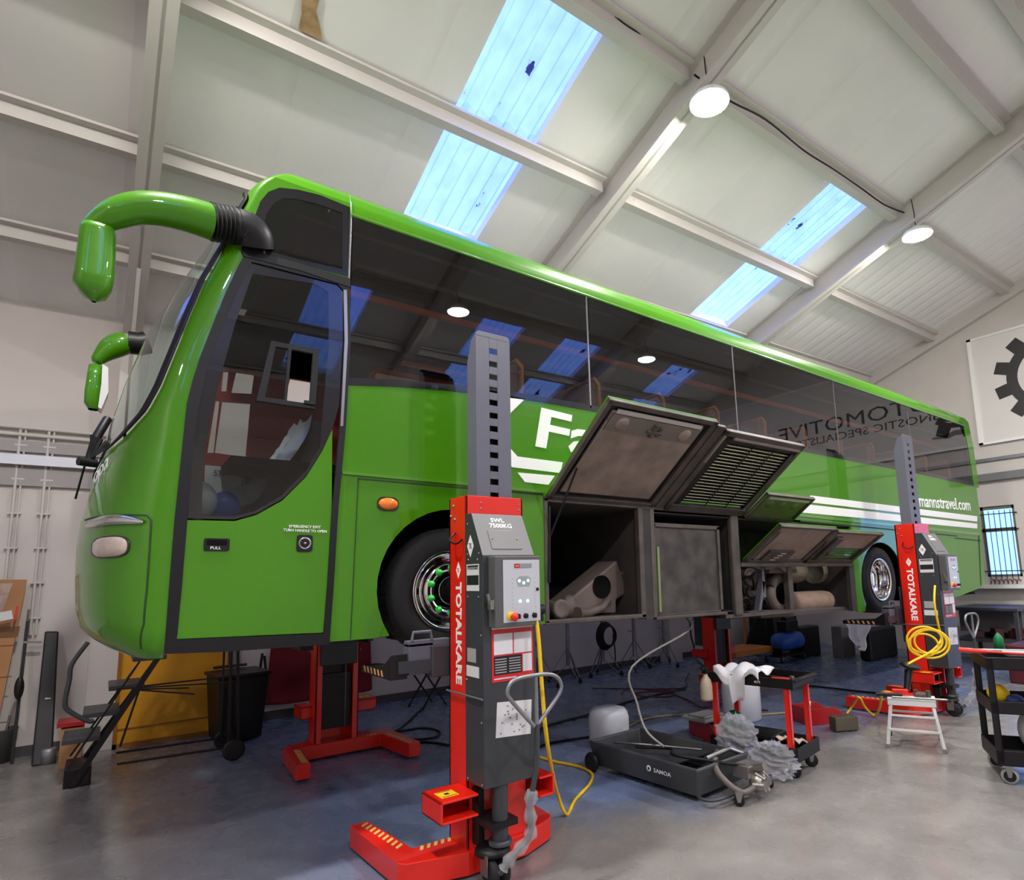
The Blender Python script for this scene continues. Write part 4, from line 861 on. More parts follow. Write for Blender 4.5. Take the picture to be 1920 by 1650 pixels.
# --- mirrors
mr = empty('mirror_arm'); mr.parent = coach
def mp(px, py, y): return loc(at(px, py, 1, y))
arm = [(396, 416, 4.40), (350, 402, 4.38), (300, 392, 4.37), (255, 391, 4.37), (215, 402, 4.38), (185, 417, 4.40), (168, 427, 4.40), (158, 431, 4.40)]
rs = [.118, .112, .105, .098, .088, .066, .045, .02]
pp = smooth_path([mp(*a) for a in arm], 4); rr_ = []
for i in range(len(rs)-1): rr_ += [rs[i]+(rs[i+1]-rs[i])*k/4 for k in range(4)]
rr_.append(rs[-1]); part('arm_tube', MB().tube(pp, .1, 20, rs=rr_), GREEN, mr)
a, b = mp(396, 416, 4.40), mp(444, 424, 4.42); mb = MB(); rsb = []; pb = []
for i in range(25): pb.append(a+(b-a)*i/24); rsb.append(.112+.014*(1 if i % 4 < 2 else -1)-.0*i)
part('bellows', MB().tube(pb, .1, 20, rs=rsb), BLACK, mr)
el = [mp(440, 424, 4.42), mp(462, 430, 4.42), mp(476, 444, 4.43), mp(478, 462, 4.46)]
part('mount_elbow', MB().tube(smooth_path(el, 4), .12, 18), BLKPL, mr)
part('mount_foot', MB().box2(tuple(mp(452, 470, 4.44)+Vector((0, 0, -.03))), tuple(mp(492, 455, 4.50)+Vector((.02, 0, 0)))), BLKPL, mr, bevel=.02)
hd = empty('mirror_head'); hd.parent = mr
def head(rowsx, y, dep, sk=.0):
    out = []
    for (xl, xr, py) in rowsx:
        a, b = mp(xl, py, y), mp(xr, py, y); c = (a+b)/2; hw = (b-a).length/2
        out.append([c+Vector((hw*math.copysign(abs(math.cos(t))**.6, math.cos(t)), dep*math.copysign(abs(math.sin(t))**.6, math.sin(t))*min(1, hw/.08), 0)) for t in [2*PI*i/28 for i in range(28)]])
    return MB().grid(out, True, True)
part('mirror_shell', head([(172, 196, 428), (152, 215, 431), (149, 217, 440), (144, 216, 480), (139, 213, 520), (136, 209, 538), (150, 200, 553), (172, 180, 566)], 4.42, .10), GREEN, hd)
part('joint', MB().cyl(mp(168, 425, 4.4), mp(168, 436, 4.4), .02, 10), BLKPL, hd)
mr2 = empty('mirror_arm'); mr2.parent = coach; YM = 7.0
am = [(276, 642), (262, 645), (240, 642), (215, 650), (195, 664), (178, 680)]
part('arm_tube', MB().tube(smooth_path([mp(a, b, YM) for a, b in am[2:]], 4), .1, 16, rs=[.10, .105, .11, .11, .11, .105, .10, .09, .08, .07, .06, .05, .03]), GREEN, mr2)
part('mount_elbow', MB().tube([mp(a, b, YM) for a, b in am[:3]], .11, 14), BLKPL, mr2)
hd2 = empty('mirror_head'); hd2.parent = mr2
part('mirror_shell', head([(172, 186, 684), (166, 194, 688), (162, 192, 710), (158, 190, 735), (157, 186, 757), (165, 184, 768)], YM, .12), GREEN, hd2)
q = [mp(192, 688, YM), mp(203, 695, YM), mp(203, 740, YM), mp(190, 771, YM), mp(184, 768, YM), mp(190, 725, YM)]
part('mirror_face', MB().prism([(p.x, p.z) for p in q], lambda x, z: (x, YM-YS-.1, z), lambda x, z: (x, YM-YS+.1, z)), mat('mirror backing grey', (205, 205, 205), .3), hd2)
# ================================================================ column lifts
def lift(first_label):
    L = empty('vehicle_lift', (0, 0, 0), 0, first_label, 'vehicle lift', 'red column lifts round the coach')
    H0 = .165
    # base: front beam and two splayed legs
    plan = [(-.62, -.04), (-.66, .01), (-.70, .83), (-.57, .83), (-.50, .16), (-.24, .16), (.24, .16), (.38, .16), (.45, .83), (.58, .83), (.53, .03), (.49, -.02), (.2, -.14), (-.24, -.14)]
    MB().prism(plan, lambda x, y: (x, y, .02), lambda x, y: (x, y, H0)).build('base', RED, L, bevel=.006)
    mb = MB()
    for i in range(9):
        y = .22+i*.065; x = -.525-(y-.16)*.1
        mb.prism([(x-.055, y-.01), (x+.0, y+.03), (x+.0, y+.06), (x-.055, y+.02)], lambda a, b: (a, b, H0+.001), lambda a, b: (a, b, H0+.003))
        x = .40+(y-.16)*.1; mb.prism([(x+.06, y-.01), (x+.005, y+.03), (x+.005, y+.06), (x+.06, y+.02)], lambda a, b: (a, b, H0+.001), lambda a, b: (a, b, H0+.003))
    for i in range(5):
        x = -.48+i*.05; mb.prism([(x, .09), (x+.03, .15), (x+.055, .15), (x+.025, .09)], lambda a, b: (a, b, H0+.001), lambda a, b: (a, b, H0+.003))
    mb.build('hazard_stripes', HAZY, L)
    for x in (-.64, .52): MB().cyl((x-.035, .78, .04), (x+.035, .78, .04), .035, 14).build('roller', BLKPL, L)
    # column: channel open to the coach
    mb = MB().box2((-.237, -.11, H0), (-.222, .15, 2.51)).box2((.222, -.11, H0), (.237, .15, 2.51)).box2((-.237, -.11, H0), (.237, -.095, 2.51)).box2((-.237, .13, H0), (-.17, .15, 2.51)).box2((.17, .13, H0), (.237, .15, 2.51))
    mb.box2((-.02, -.2, 0.02), (.0, -.1, .6)); mb.build('column', RED, L, bevel=.003)
    for sx in (-1, 1):
        x0, x1 = (-.5, -.237) if sx < 0 else (.237, .36)
        MB().box2((x0, -.27, .54), (x1, .02, .555)).box2((x0, -.27, .42), (x1, .02, .435)).box2((x0, .005, .42), (x1, .02, .555)).box2((x0 if sx < 0 else x1-.015, -.27, .42), (x0+.015 if sx < 0 else x1, .02, .555)).build('fork_pocket', RED, L, bevel=.005)
    st = MB().box2((-.46, -.2, .5555), (-.34, -.08, .557)).build('warning_sticker', YELST, L)
    MB().box2((-.415, -.155, .557), (-.385, -.125, .558)).box2((-.45, -.19, .557), (-.35, -.183, .558)).box2((-.45, -.095, .557), (-.35, -.088, .558)).build('sticker_print', INK, st)
    # mast with its row of slots
    mb = MB(); xc = .045; hw = .15; ya, yb_ = -.03, .11; zt = 3.80
    sl = [3.655-.102*i for i in range(34)]
    mb.box2((xc-hw, ya, .3), (xc-.036, ya+.012, zt-.04)).box2((xc+.036, ya, .3), (xc+hw, ya+.012, zt-.04))
    e = [3.79]+sl
    mb.box2((xc-.036, ya, sl[0]+.022), (xc+.036, ya+.012, zt-.04))
    for a, b in zip(sl[:-1], sl[1:]): mb.box2((xc-.036, ya, b+.022), (xc+.036, ya+.012, a-.022))
    mb.prism([(xc-hw, zt-.04), (xc+hw, zt-.04), (xc+hw-.006, zt-.012), (xc+hw-.03, zt), (xc-hw+.02, zt), (xc-hw+.004, zt-.015)], lambda x, z: (x, ya, z), lambda x, z: (x, ya+.012, z))
    for x in (xc-hw, xc+hw-.01): mb.prism([(ya+.01, .3), (yb_, .3), (yb_, zt-.22), (yb_-.06, zt-.06), (ya+.01, zt-.02)], lambda y, z: (x, y, z), lambda y, z: (x+.01, y, z))
    mb.build('mast', MAST, L, bevel=.002)
    MB().box2((-.08, .02, .9), (.17, .04, 3.36)).box2((-.16, .0, .3), (.18, .10, .9)).box2((-.05, .10, 1.2), (.1, .13, 2.2)).build('carriage_guide', BLKPL, L)
    # carriage and forks carrying the wheel
    MB().box2((-.36, .17, 1.24), (.36, .27, 1.46)).box2((-.2, .1, 1.0), (.2, .2, 1.75)).build('carriage', MGREY if False else DGREY, L, bevel=.01)
    MB().box2((-.52, .2, 1.27), (-.34, .30, 1.48)).box2((-.52, .2, 1.46), (-.2, .29, 1.50)).tube([(-.5, .2, 1.5), (-.49, .2, 1.56), (-.36, .2, 1.56), (-.35, .2, 1.5)], .012, 8).build('fork_lock', MAST, L, bevel=.008)
    for x in (-.60, .50):
        f_ = MB().prism([(.2, 1.25), (.2, 1.42), (.30, 1.36), (.34, 1.335), (.80, 1.30), (.80, 1.25)], lambda y, z: (x-.05, y, z), lambda y, z: (x+.07, y, z)).build('fork', BLKPL, L, bevel=.004)
        mb = MB()
        for i in range(6): mb.prism([(.34+i*.07, 1.262), (.365+i*.07, 1.262), (.385+i*.07, 1.302), (.36+i*.07, 1.302)], lambda y, z: (x-.052, y, z), lambda y, z: (x-.0505, y, z))
        mb.build('fork_stripes', mat('faded orange stripe', (225, 165, 110), .5), f_)
    MB().box2((-.60, .18, 1.29), (.56, .26, 1.37)).build('fork_beam', DGREY, L)
    # cabinet
    x0, x1 = -.245, .165
    cab = MB().prism([(-.11, .6), (-.36, .6), (-.36, 2.07), (-.205, 2.37), (-.11, 2.375)], lambda y, z: (x0, y, z), lambda y, z: (x1, y, z)).build('cabinet', DGREY, L, bevel=.004)
    sn, cs = math.sin(math.atan2(.155, .30)), math.cos(math.atan2(.155, .30))
    rm = Matrix(((1, 0, 0), (0, sn, -cs), (0, cs, sn))).transposed()   # x, slope up, outward
    rm = Matrix((Vector((1, 0, 0)), Vector((0, sn, cs)), Vector((0, -cs, sn)))).transposed()
    cc = Vector(((x0+x1)/2, -.282, 2.222)); nn = Vector((0, -cs, sn)); up = Vector((0, sn, cs))
    MB().box(cc, (x1-x0, .33, .004), None, rm).build('sloping_face', MGREY, cab)
    MB().box(cc+up*-.045+nn*.004, (.24, .15, .006), None, rm).build('access_plate', MGREY, cab, bevel=.002)
    mb = MB()
    for s_ in (-.1, .1): mb.sphere(cc+Vector((s_, 0, 0))+up*-.04+nn*.008, .006)
    mb.build('screws', STEEL, cab)
    text('lettering', '7500KG', cc+Vector((-.09, 0, 0))+up*.052+nn*.003, (1, 0, 0), up, .18, .036, WHITE, cab, bold=.02)
    text('lettering', 'SWL', cc+Vector((-.07, 0, 0))+up*.098+nn*.003, (1, 0, 0), up, .11, .034, WHITE, cab, bold=.02)
    # control box
    cb = MB().box2((-.205, -.45, 1.60), (.155, -.36, 2.065)).build('control_box', DGREY if False else mat('grey control box', (84, 84, 84), .45), L, bevel=.006)
    MB().box2((-.145, -.453, 1.63), (.145, -.449, 2.04)).build('control_panel', PANEL, cb)
    MB().box2((-.06, -.456, 1.985), (.08, -.452, 2.015)).build('display_window', mat('grey display', (140, 142, 146), .3), cb)
    MB().box2((-.057, -.458, 1.988), (-.02, -.455, 2.012)).build('display', mat('dark red display', (120, 16, 24), .3), cb)
    text('lettering', '8.8', (-.052, -.4585, 1.993), (1, 0, 0), (0, 0, 1), .025, .013, mat('red led', (255, 60, 60), .4, emit=1.5), cb)
    led = mat('green led', (150, 255, 190), .4, emit=1.2); mb = MB()
    for x, z in ((-.02, 1.90), (.05, 1.90), (.015, 1.885), (-.015, 1.765), (.045, 1.765)): mb.lathe([(0, -.003), (.010, -.002), (.011, 0)], (x, -.453, z), (0, 1, 0), 14)
    mb.build('indicator_lights', led, cb)
    mb = MB().prism([(-.03, 1.86), (.06, 1.86), (.075, 1.91), (.05, 1.93), (-.02, 1.93), (-.045, 1.91)], lambda x, z: (x, -.4538, z), lambda x, z: (x, -.4532, z))
    for i in range(4):
        for x in (-.075, .105): mb.box((x, -.4535, 1.915-.03*i), (.01, .001, .004)); mb.box((x, -.4535, 1.80-.025*i), (.01, .001, .004))
    mb.build('panel_lettering', mat('grey print', (150, 156, 158), .5), cb)
    es = MB().lathe([(0, -.04), (.022, -.038), (.027, -.03), (.024, -.012), (.014, -.012), (.014, 0)], (-.075, -.453, 1.665), (0, 1, 0), 22).build('stop_button', mat('red stop button', (210, 40, 30), .35), cb)
    MB().lathe([(0, -.006), (.03, -.006), (.03, 0)], (-.092, -.453, 1.672), (0, 1, 0), 22).build('stop_collar', YELST, es)
    for x in (-.035, .025, .095): MB().lathe([(0, -.02), (.012, -.02), (.016, -.006), (.018, 0)], (x, -.453, 1.667), (0, 1, 0), 18).box((x, -.475, 1.667), (.008, .014, .03)).build('switch_knob', INK, cb)
    MB().lathe([(0, -.006), (.011, -.006), (.012, 0)], (.125, -.453, 1.84), (0, 1, 0), 14).build('key_lock', INK, cb)
    MB().box2((-.235, -.44, 1.72), (-.205, -.40, 1.78)).cyl((-.225, -.42, 1.75), (-.245, -.42, 1.82), .012, 8).build('cable_plug', STEEL, cb)
    MB().cyl((.155, -.40, 1.70), (.205, -.40, 1.70), .034, 16).cyl((.19, -.40, 1.70), (.195, -.40, 1.62), .014, 10).build('socket', INK, cb)
    # instructions plate
    dp = MB().box2((-.185, -.364, 1.245), (.14, -.361, 1.585)).build('instruction_plate', mat('red plate', (205, 40, 48), .4), L)
    MB().box2((-.17, -.366, 1.42), (-.025, -.3645, 1.555)).box2((-.015, -.366, 1.42), (.127, -.3645, 1.555)).box2((.055, -.366, 1.295), (.127, -.3645, 1.41)).box2((-.17, -.366, 1.262), (.0, -.3645, 1.27)).box2((-.185, -.366, 1.585), (.14, -.362, 1.605)).build('plate_panels', PAPER, dp)
    MB().box2((-.17, -.366, 1.29), (.045, -.3645, 1.41)).build('plate_notes', INK, dp)
    mb = MB()
    for i in range(6): z = 1.302+i*.017; mb.box2((-.162, -.3675, z), (-.075, -.366, z+.006)).box2((-.055, -.3675, z), (.035, -.366, z+.006))
    mb.build('plate_lines', mat('grey print lines', (170, 170, 172), .5), dp)
    # perforated service plate, tilted
    r_ = Matrix.Rotation(.06, 3, 'Y')
    sp = MB().box((-.02, -.362, 1.0), (.27, .003, .22), None, r_).build('data_plate', PAPER, L); mb = MB()
    for i in range(22): mb.box((-.02+random.uniform(-.12, .12), -.3645, 1.0+random.uniform(-.09, .09)), (.012, .001, .008), None, r_)
    mb.build('plate_dot_pattern', mat('grey spots', (120, 120, 124), .5), sp)
    # side stickers, rivets, lettering (on the side that faces the coach nose)
    sx = -.2375
    text('lettering', 'TOTALKARE', (sx, -.005-.0, 1.905), (0, 0, -1), (0, -1, 0), .72, .058, WHITE, L, bold=.03, ext=.0015) if False else text('lettering', 'TOTALKARE', (sx, .045, 1.90), (0, 0, -1), (0, -1, 0), .70, .085, WHITE, L, bold=.035, ext=.0015)
    dia = lambda y, z, r: [(y, z+r*1.25), (y-r*.75, z), (y, z-r*1.25), (y+r*.75, z)]
    MB().prism(dia(.005, 1.985, .048), lambda y, z: (sx-.0015, y, z), lambda y, z: (sx, y, z)).build('diamond_badge', WHITE, L)
    text('lettering', 'TK', (sx-.002, .022, 1.97), (0, -1, 0), (0, 0, 1), .034, .03, RED, L)
    MB().prism(dia(-.19, 2.145, .062), lambda y, z: (x0-.0015, y, z), lambda y, z: (x0, y, z)).build('diamond_badge', WHITE, L)
    text('lettering', 'TK', (x0-.002, -.168, 2.125), (0, -1, 0), (0, 0, 1), .044, .04, INK, L)
    lb = MB().box2((x0-.002, -.31, 1.84), (x0, -.135, 2.02)).build('rating_label', PAPER, L)
    MB().box2((x0-.003, -.305, 1.88), (x0-.002, -.14, 1.945)).box2((x0-.003, -.30, 2.0), (x0-.002, -.15, 2.012)).build('label_print', INK, lb)
    text('lettering', 'TOTALKARE', (x0-.003, -.145, 1.985), (0, -1, 0), (0, 0, 1), .15, .012, INK, lb); text('lettering', 'HEAVY DUTY', (x0-.003, -.145, 1.955), (0, -1, 0), (0, 0, 1), .15, .02, INK, lb) if False else None
    MB().box2((x0-.002, -.26, 1.37), (x0, -.14, 1.46)).build('small_label', mat('grey label', (160, 160, 160), .5), L); MB().box2((x0-.003, -.30, 1.275), (x0, -.13, 1.345)).build('small_label', PAPER, L)
    mb = MB()
    for y, z in ((-.15, 2.3), (-.15, 2.09), (-.31, 2.09), (-.16, 2.05), (-.29, 2.05), (-.15, 1.8), (-.3, 1.8), (-.33, 1.55), (-.13, 1.25), (-.33, 1.0), (-.14, .62), (-.33, .62)): mb.sphere((x0-.001, y, z), .007, 1, 1, 1, 8, 6)
    for x, z in ((-.12, 2.46), (-.12, 2.42), (.2, 2.46), (.2, 2.42)): mb.sphere((x, -.112, z), .007, 1, 1, 1, 8, 6)
    for y, z in ((.08, 2.45), (.12, 2.38), (.06, 2.35)): mb.sphere((sx, y, z), .012, 1, 1, 1, 10, 6)
    mb.build('rivets', STEEL, L)
    MB().tube(smooth_path([(sx, .05, 2.26), (sx-.05, .04, 2.2), (sx-.04, -.04, 2.17), (sx-.01, -.08, 2.2)]), .007, 8).build('cable_hook', BLKPL, L)
    MB().tube([(x0-.012, -.36, .0+1.15), (sx-.014, .16, 1.145)], .007, 8).build('strap_rod', GALV, L)
    # drawbar handle, strut and wheels
    hp = [(-.02, -.60, .99), (-.17, -.6, 1.15), (-.215, -.6, 1.22), (-.17, -.6, 1.285), (-.03, -.6, 1.30), (.12, -.6, 1.29), (.19, -.6, 1.24), (.18, -.6, 1.16), (.0, -.60, .99)]
    MB().tube(smooth_path(hp, 5), .013, 10).cyl((.0, -.6, 1.29), (.0, -.6, .99), .013, 10).build('drawbar_handle', GALV, L)
    sh = smooth_path([(0, -.6, 1.0), (-.01, -.6, .75), (-.05, -.58, .52), (-.03, -.55, .34), (-.14, -.50, .22), (-.2, -.46, .13)], 5)
    MB().tube(sh, .018, 8).build('drawbar', DGREY, L)
    sh2 = sh[8:24]; MB().tube(sh2, .04, 12, rs=[.034+.012*math.sin(i*2.1) for i in range(len(sh2))]).build('polythene_wrap', PLASTICCLR, L)
    MB().cyl((-.10, -.30, .20), (-.10, -.30, .62), .052, 24).lathe([(.075, 0), (.075, .03), (.055, .03)], (-.10, -.30, .23), (0, 0, 1), 24).build('strut', DGREY, L)
    MB().lathe([(0, .02), (.10, .02), (.115, .0), (.115, -.02), (0, -.02)], (-.14, -.27, .20), (0, 0, 1), 26).box2((-.2, -.36, .34), (.0, -.1, .38)).box2((-.2, -.2, .2), (-.16, -.1, .55)).build('swivel_plate', BLKPL, L)
    for x in (-.19, -.11): MB().lathe([(0, -.026), (.045, -.026), (.078, -.022), (.085, -.012), (.085, .012), (.078, .022), (.045, .026), (0, .026)], (x, -.33, .087), (1, 0, 0), 28).build('caster_wheel', TYRE, L)
    MB().cyl((-.23, -.33, .087), (-.07, -.33, .087), .012, 10).box2((-.235, -.36, .08), (-.225, -.28, .2)).build('axle', STEEL, L)
    MB().lathe([(0, 0), (.1, 0), (.1, .0)], (0, 0, 0), (0, 0, 1), 6) 
    return L
LX = 2.25
l1 = lift('red column lift with lit control box standing at the coach front wheel, nearer side')
l1.location = (LX, 3.95, 0)
l2 = copy_tree(l1); l2.location = (9.05, 3.9, 0); l2['label'] = 'red column lift with coiled yellow cable hung on it at the coach rear wheel'
l3 = copy_tree(l1); l3.location = (2.2, 7.45, 0); l3.rotation_euler = (0, 0, PI); l3['label'] = 'shaded red column lift seen from behind beyond the coach front axle'
l4 = copy_tree(l1); l4.location = (8.95, 7.45, 0); l4.rotation_euler = (0, 0, PI); l4['label'] = 'shaded red column lift beyond the coach rear axle by the orange rack'

for l_ in (l2, l4):      # the rear axle is carried a little lower
    for o in [x for x in bpy.data.objects if x.parent == l_]:
        if o.name.split('.')[0] in ('carriage', 'fork_lock', 'fork', 'fork_beam'): o.location.z -= .10
# ================================================================ things on the floor and along the walls
def box_obj(name, a, b, m, parent=None, bevel=0): return MB().box2(a, b).build(name, m, parent, bevel=bevel)
def caster(parent, x, y, r=.06, m=None, ang=0.0):
    c = empty('caster'); c.parent = parent; c.location = (x, y, 0); c.rotation_euler = (0, 0, ang)
    MB().lathe([(0, -.016), (r*.55, -.016), (r*.9, -.018), (r, -.01), (r, .01), (r*.9, .018), (r*.55, .016), (0, .016)], (0, 0, r), (0, 1, 0), 24).build('wheel', m or BLKPL, c)
    if m: MB().cyl((0, -.019, r), (0, .019, r), r*.7, 20).build('hub', BLKPL, c)
    MB().box2((-.03, -.028, 2*r+.015), (.035, .028, 2*r+.025)).prism([(-.012, r-.01), (.012, r-.01), (.035, 2*r+.02), (-.03, 2*r+.02)], lambda x_, z: (x_, .022, z), lambda x_, z: (x_, .026, z)).prism([(-.012, r-.01), (.012, r-.01), (.035, 2*r+.02), (-.03, 2*r+.02)], lambda x_, z: (x_, -.026, z), lambda x_, z: (x_, -.022, z)).build('fork', STEEL, c)
    return c
# --- black and red tool trolley
TA = math.radians(11)
tr = empty('tool_trolley', (5.22, 3.47, 0), TA, 'two-tier tool trolley with black trays on four red posts, white cloth on top', 'trolley')
TW, TL, TZ = .55, .90, .87
def tray(z, h, m, nm):
    mb = MB().box2((0, 0, z), (TW, TL, z+.012))
    for a, b in (((0, 0, z), (TW, .014, z+h)), ((0, TL-.014, z), (TW, TL, z+h)), ((0, 0, z), (.014, TL, z+h)), ((TW-.014, 0, z), (TW, TL, z+h))): mb.box2(a, b)
    return mb.build(nm, m, tr, bevel=.004)
tray(TZ-.06, .09, BLKPL, 'top_tray'); tray(.15, .13, BLKPL, 'bottom_tray')
for x, y in ((.03, .05), (TW-.06, .05), (.03, TL-.09), (TW-.06, TL-.09)):
    MB().box2((x-.01, y, .2), (x+.035, y+.008, TZ-.05)).box2((x-.01, y, .2), (x-.002, y+.05, TZ-.05)).build('post', RED, tr)
for x, y in ((.07, .07), (TW-.06, .07), (.07, TL-.07), (TW-.06, TL-.07)): caster(tr, x, y, .062, ang=-1.1)
MB().tube([(.06, 0, TZ), (.08, -.05, TZ+.03), (TW-.08, -.05, TZ+.03), (TW-.06, 0, TZ)], .012, 8).build('handle', BLKPL, tr)
text('lettering', 'en', (-.002, TL-.52, TZ-.03), (0, -1, 0), (0, 0, 1), .06, .022, WHITE, tr)
st = MB().prism([(0, 0), (.05, .0), (.025, -.05)], lambda x, z: (TW-.075+x, .045, .62+z), lambda x, z: (TW-.075+x, .043, .62+z)).build('sticker', PAPER, tr)
def tw(x, y, z): c, s_ = math.cos(TA), math.sin(TA); return Vector((5.22+x*c-y*s_, 3.47+x*s_+y*c, z))
# crumpled white cloth over the tray edge
def cloth(name, m, f, nu, nv, label, cat, th=.004):
    rows_ = [[f(i/nu, j/nv) for j in range(nv+1)] for i in range(nu+1)]
    o = MB().grid(rows_).build(name, m, None, fix=False, solid=th); return tag(o, label, cat)
def fcl(a, b):
    x = -.06+.40*a; y = TL*.35+.48*b; z = TZ+.07+.05*math.sin(7*b+3*a)*math.cos(5*a)+.025*math.sin(15*b)
    if a < .22: z -= (.22-a)*1.3*(1 if .3 < b < .65 else .25); x = -.035-.015*math.sin(9*b)
    return tw(x, y, z)
cloth('cloth', CLOTHW, fcl, 22, 24, 'crumpled white cloth hanging over the edge of the black and red trolley', 'cloth')
def put(name, mb, m, label, cat, group=None, **k): return tag(mb.build(name, m, None, **k), label, cat, group)
put('screwdriver', MB().cyl(tw(.14, .26, TZ), tw(.20, .05, TZ+.0), .018, 12).cyl(tw(.14, .26, TZ), tw(.10, .42, TZ), .006, 8), RED, 'red handled tool lying on the trolley top beside the cloth', 'tool')
put('spanner', MB().bar(tw(.3, .08, TZ-.01), tw(.38, .55, TZ-.01), .022, .008).cyl(tw(.29, .06, TZ-.02), tw(.29, .06, TZ+.0), .03, 6), STEEL, 'long steel spanner lying in the trolley top tray', 'spanner')
put('socket', MB().cyl(tw(.1, .04, TZ-.04), tw(.1, .04, TZ+.05), .022, 14), STEEL, 'steel socket standing at the near corner of the trolley top', 'socket')
# bottom tray load: dark box, crumpled rag
put('dark_case', MB().box(tw(.30, .5, .30), (.3, .42, .05), ('Z', TA)), BLKPL, 'flat black case lying on the trolley bottom shelf', 'case', bevel=.01)
put('jerry_can', MB().tube([tw(.15, .72, .36), tw(.32, .78, .40)], .09, 16).cyl(tw(.13, .7, .42), tw(.1, .68, .50), .025, 10), GREENJ, 'green plastic can lying on the trolley bottom shelf behind the black case', 'can')
cloth('rag', mat('beige cloth', (190, 170, 150), .9), lambda a, b: tw(.2+.26*a, .06+.35*b, .24+.05*abs(math.sin(6*b+2*a))*math.cos(3*a)+.03), 12, 14, 'crumpled beige rag in the trolley bottom tray', 'rag')
sb = put('spray_bottle', MB().lathe([(0, 0), (.058, 0), (.062, .02), (.062, .14), (.05, .2), (.022, .24), (.02, .27), (0, .27)], tw(-.09, .86, TZ-.23), (0, 0, 1), 24), mat('cloudy beige bottle', (190, 176, 150), .4), 'cloudy spray bottle with black head hung on the back end of the trolley', 'bottle')
MB().box(tw(-.09, .86, TZ+.06), (.05, .05, .06)).box(tw(-.11, .86, TZ+.085), (.09, .03, .03)).build('spray_head', BLKPL, sb)
# polythene bag heap by the trolley
def blob(name, c, r, m, label, cat, sx=1, sy=1, sz=1, amp=.25, fr=7, seg=34, rings=24, crisp=0.0):
    rows_ = []
    for i in range(rings+1):
        row = []
        for k in range(seg):
            th, ph = PI*i/rings, 2*PI*k/seg
            q = r*(1+amp*(.5*math.sin(fr*th+2*math.sin(3*ph))*math.sin(fr*.7*ph if False else round(fr*.6)*ph)+.3*math.sin(2*fr*th+4*math.sin(ph))))*(1+crisp*random.uniform(-1, 1))
            row.append(Vector(c)+Vector((q*sx*math.sin(th)*math.cos(ph), q*sy*math.sin(th)*math.sin(ph), max(-c[2]+.004, q*sz*math.cos(th)))))
        rows_.append(row)
    return tag(outward(MB().grid(rows_, crisp == 0, True).build(name, m, None, fix=False), c), label, cat)
PB = glassmat('crumpled polythene', (.90, .91, .94), 1.9, .05)
n = PB.node_tree; 
df = n.nodes.new('ShaderNodeBsdfDiffuse'); df.inputs[0].default_value = (.80, .81, .84, 1); mx = n.nodes.new('ShaderNodeMixShader'); mx.inputs[0].default_value = .20
l0 = [l for l in n.links if l.to_node.type == 'OUTPUT_MATERIAL'][0]; src = l0.from_socket; n.links.remove(l0); n.links.new(src, mx.inputs[1]); n.links.new(df.outputs[0], mx.inputs[2]); n.links.new(mx.outputs[0], n.nodes['Material Output'].inputs[0])
wpm = MATS['polythene cover'] if 'polythene cover' in MATS else PB
for o in bpy.data.objects:
    if o.name.startswith('polythene_wrap'): o.data.materials.clear(); o.data.materials.append(PB)
blob('polythene_bag', tuple(tw(-.10, .55, .33)), .21, PB, 'crumpled clear polythene bag bulging from the side of the trolley shelf', 'plastic bag', .8, 1.0, .95, crisp=.05)
blob('polythene_bag', tuple(tw(-.04, .22, .16)), .19, PB, 'crumpled clear polythene bag on the floor against the trolley corner', 'plastic bag', .9, 1.2, .8, amp=.3, fr=9, crisp=.05)
# --- grey white canister behind, plastic drums
def canister(px, py, h, r, label, sq=.75):
    c = fl(px, py); mb = MB(); rows_ = []
    for z, k in ((0, .9), (.02, 1), (h-.1, 1), (h-.04, .93), (h-.005, .8), (h, .6), (h, 0.01)):
        rows_.append([Vector((c.x+r*k*math.copysign(abs(math.cos(t))**sq, math.cos(t)), c.y+r*k*math.copysign(abs(math.sin(t))**sq, math.sin(t)), z)) for t in [2*PI*i/28 for i in range(28)]])
    mb.grid(rows_, True, True); return put('canister', mb, FOAMW, label, 'canister', bevel=0)
canister(1143, 1400, .43, .21, 'translucent white square canister standing behind the grey oil drain pan')
canister(1392, 1348, .52, .24, 'translucent white drum standing behind the red posts of the tool trolley', .9)
# --- oil drain trolley
DA = math.atan2(-.09, 1.34)
dp = empty('drain_trolley', (4.06, 3.66, 0), math.radians(3), 'long dark grey oil drain pan trolley with hose and pump on the floor', 'drain pan')
DW, DL, DH, DZ = .74, 1.36, .27, .05
mb = MB()
def ringp(z, i): return [(i, i, z), (DW-i, i, z), (DW-i, DL-i, z), (i, DL-i, z)]
r0, r1, r2, r3, r4 = ringp(DZ, .05), ringp(DH, .0), ringp(DH+.02, .0), ringp(DH+.02, .03), ringp(DZ+.04, .08)
vs = [v for r_ in (r0, r1, r2, r3, r4) for v in r_]; fs = [(0, 1, 2, 3), (16, 17, 18, 19)]
for k in range(4): fs += [(k*4+i, k*4+(i+1) % 4, (k+1)*4+(i+1) % 4, (k+1)*4+i) for i in range(4)]
DPM = mat('dark grey drain pan', (62, 64, 66), .42, bump=.05)
MB().add(vs, fs).build('pan', DPM, dp, bevel=.012)
MB().add([(.08, .35, DH-.02), (DW-.08, .35, DH-.02), (DW-.08, DL-.1, DZ+.12), (.08, DL-.1, DZ+.12)]+[(.08, .35, DH-.035), (DW-.08, .35, DH-.035), (DW-.08, DL-.1, DZ+.1), (.08, DL-.1, DZ+.1)], [(0, 1, 2, 3), (7, 6, 5, 4), (0, 4, 5, 1), (1, 5, 6, 2), (2, 6, 7, 3), (3, 7, 4, 0)]).build('grid_tray', DGREY, dp)
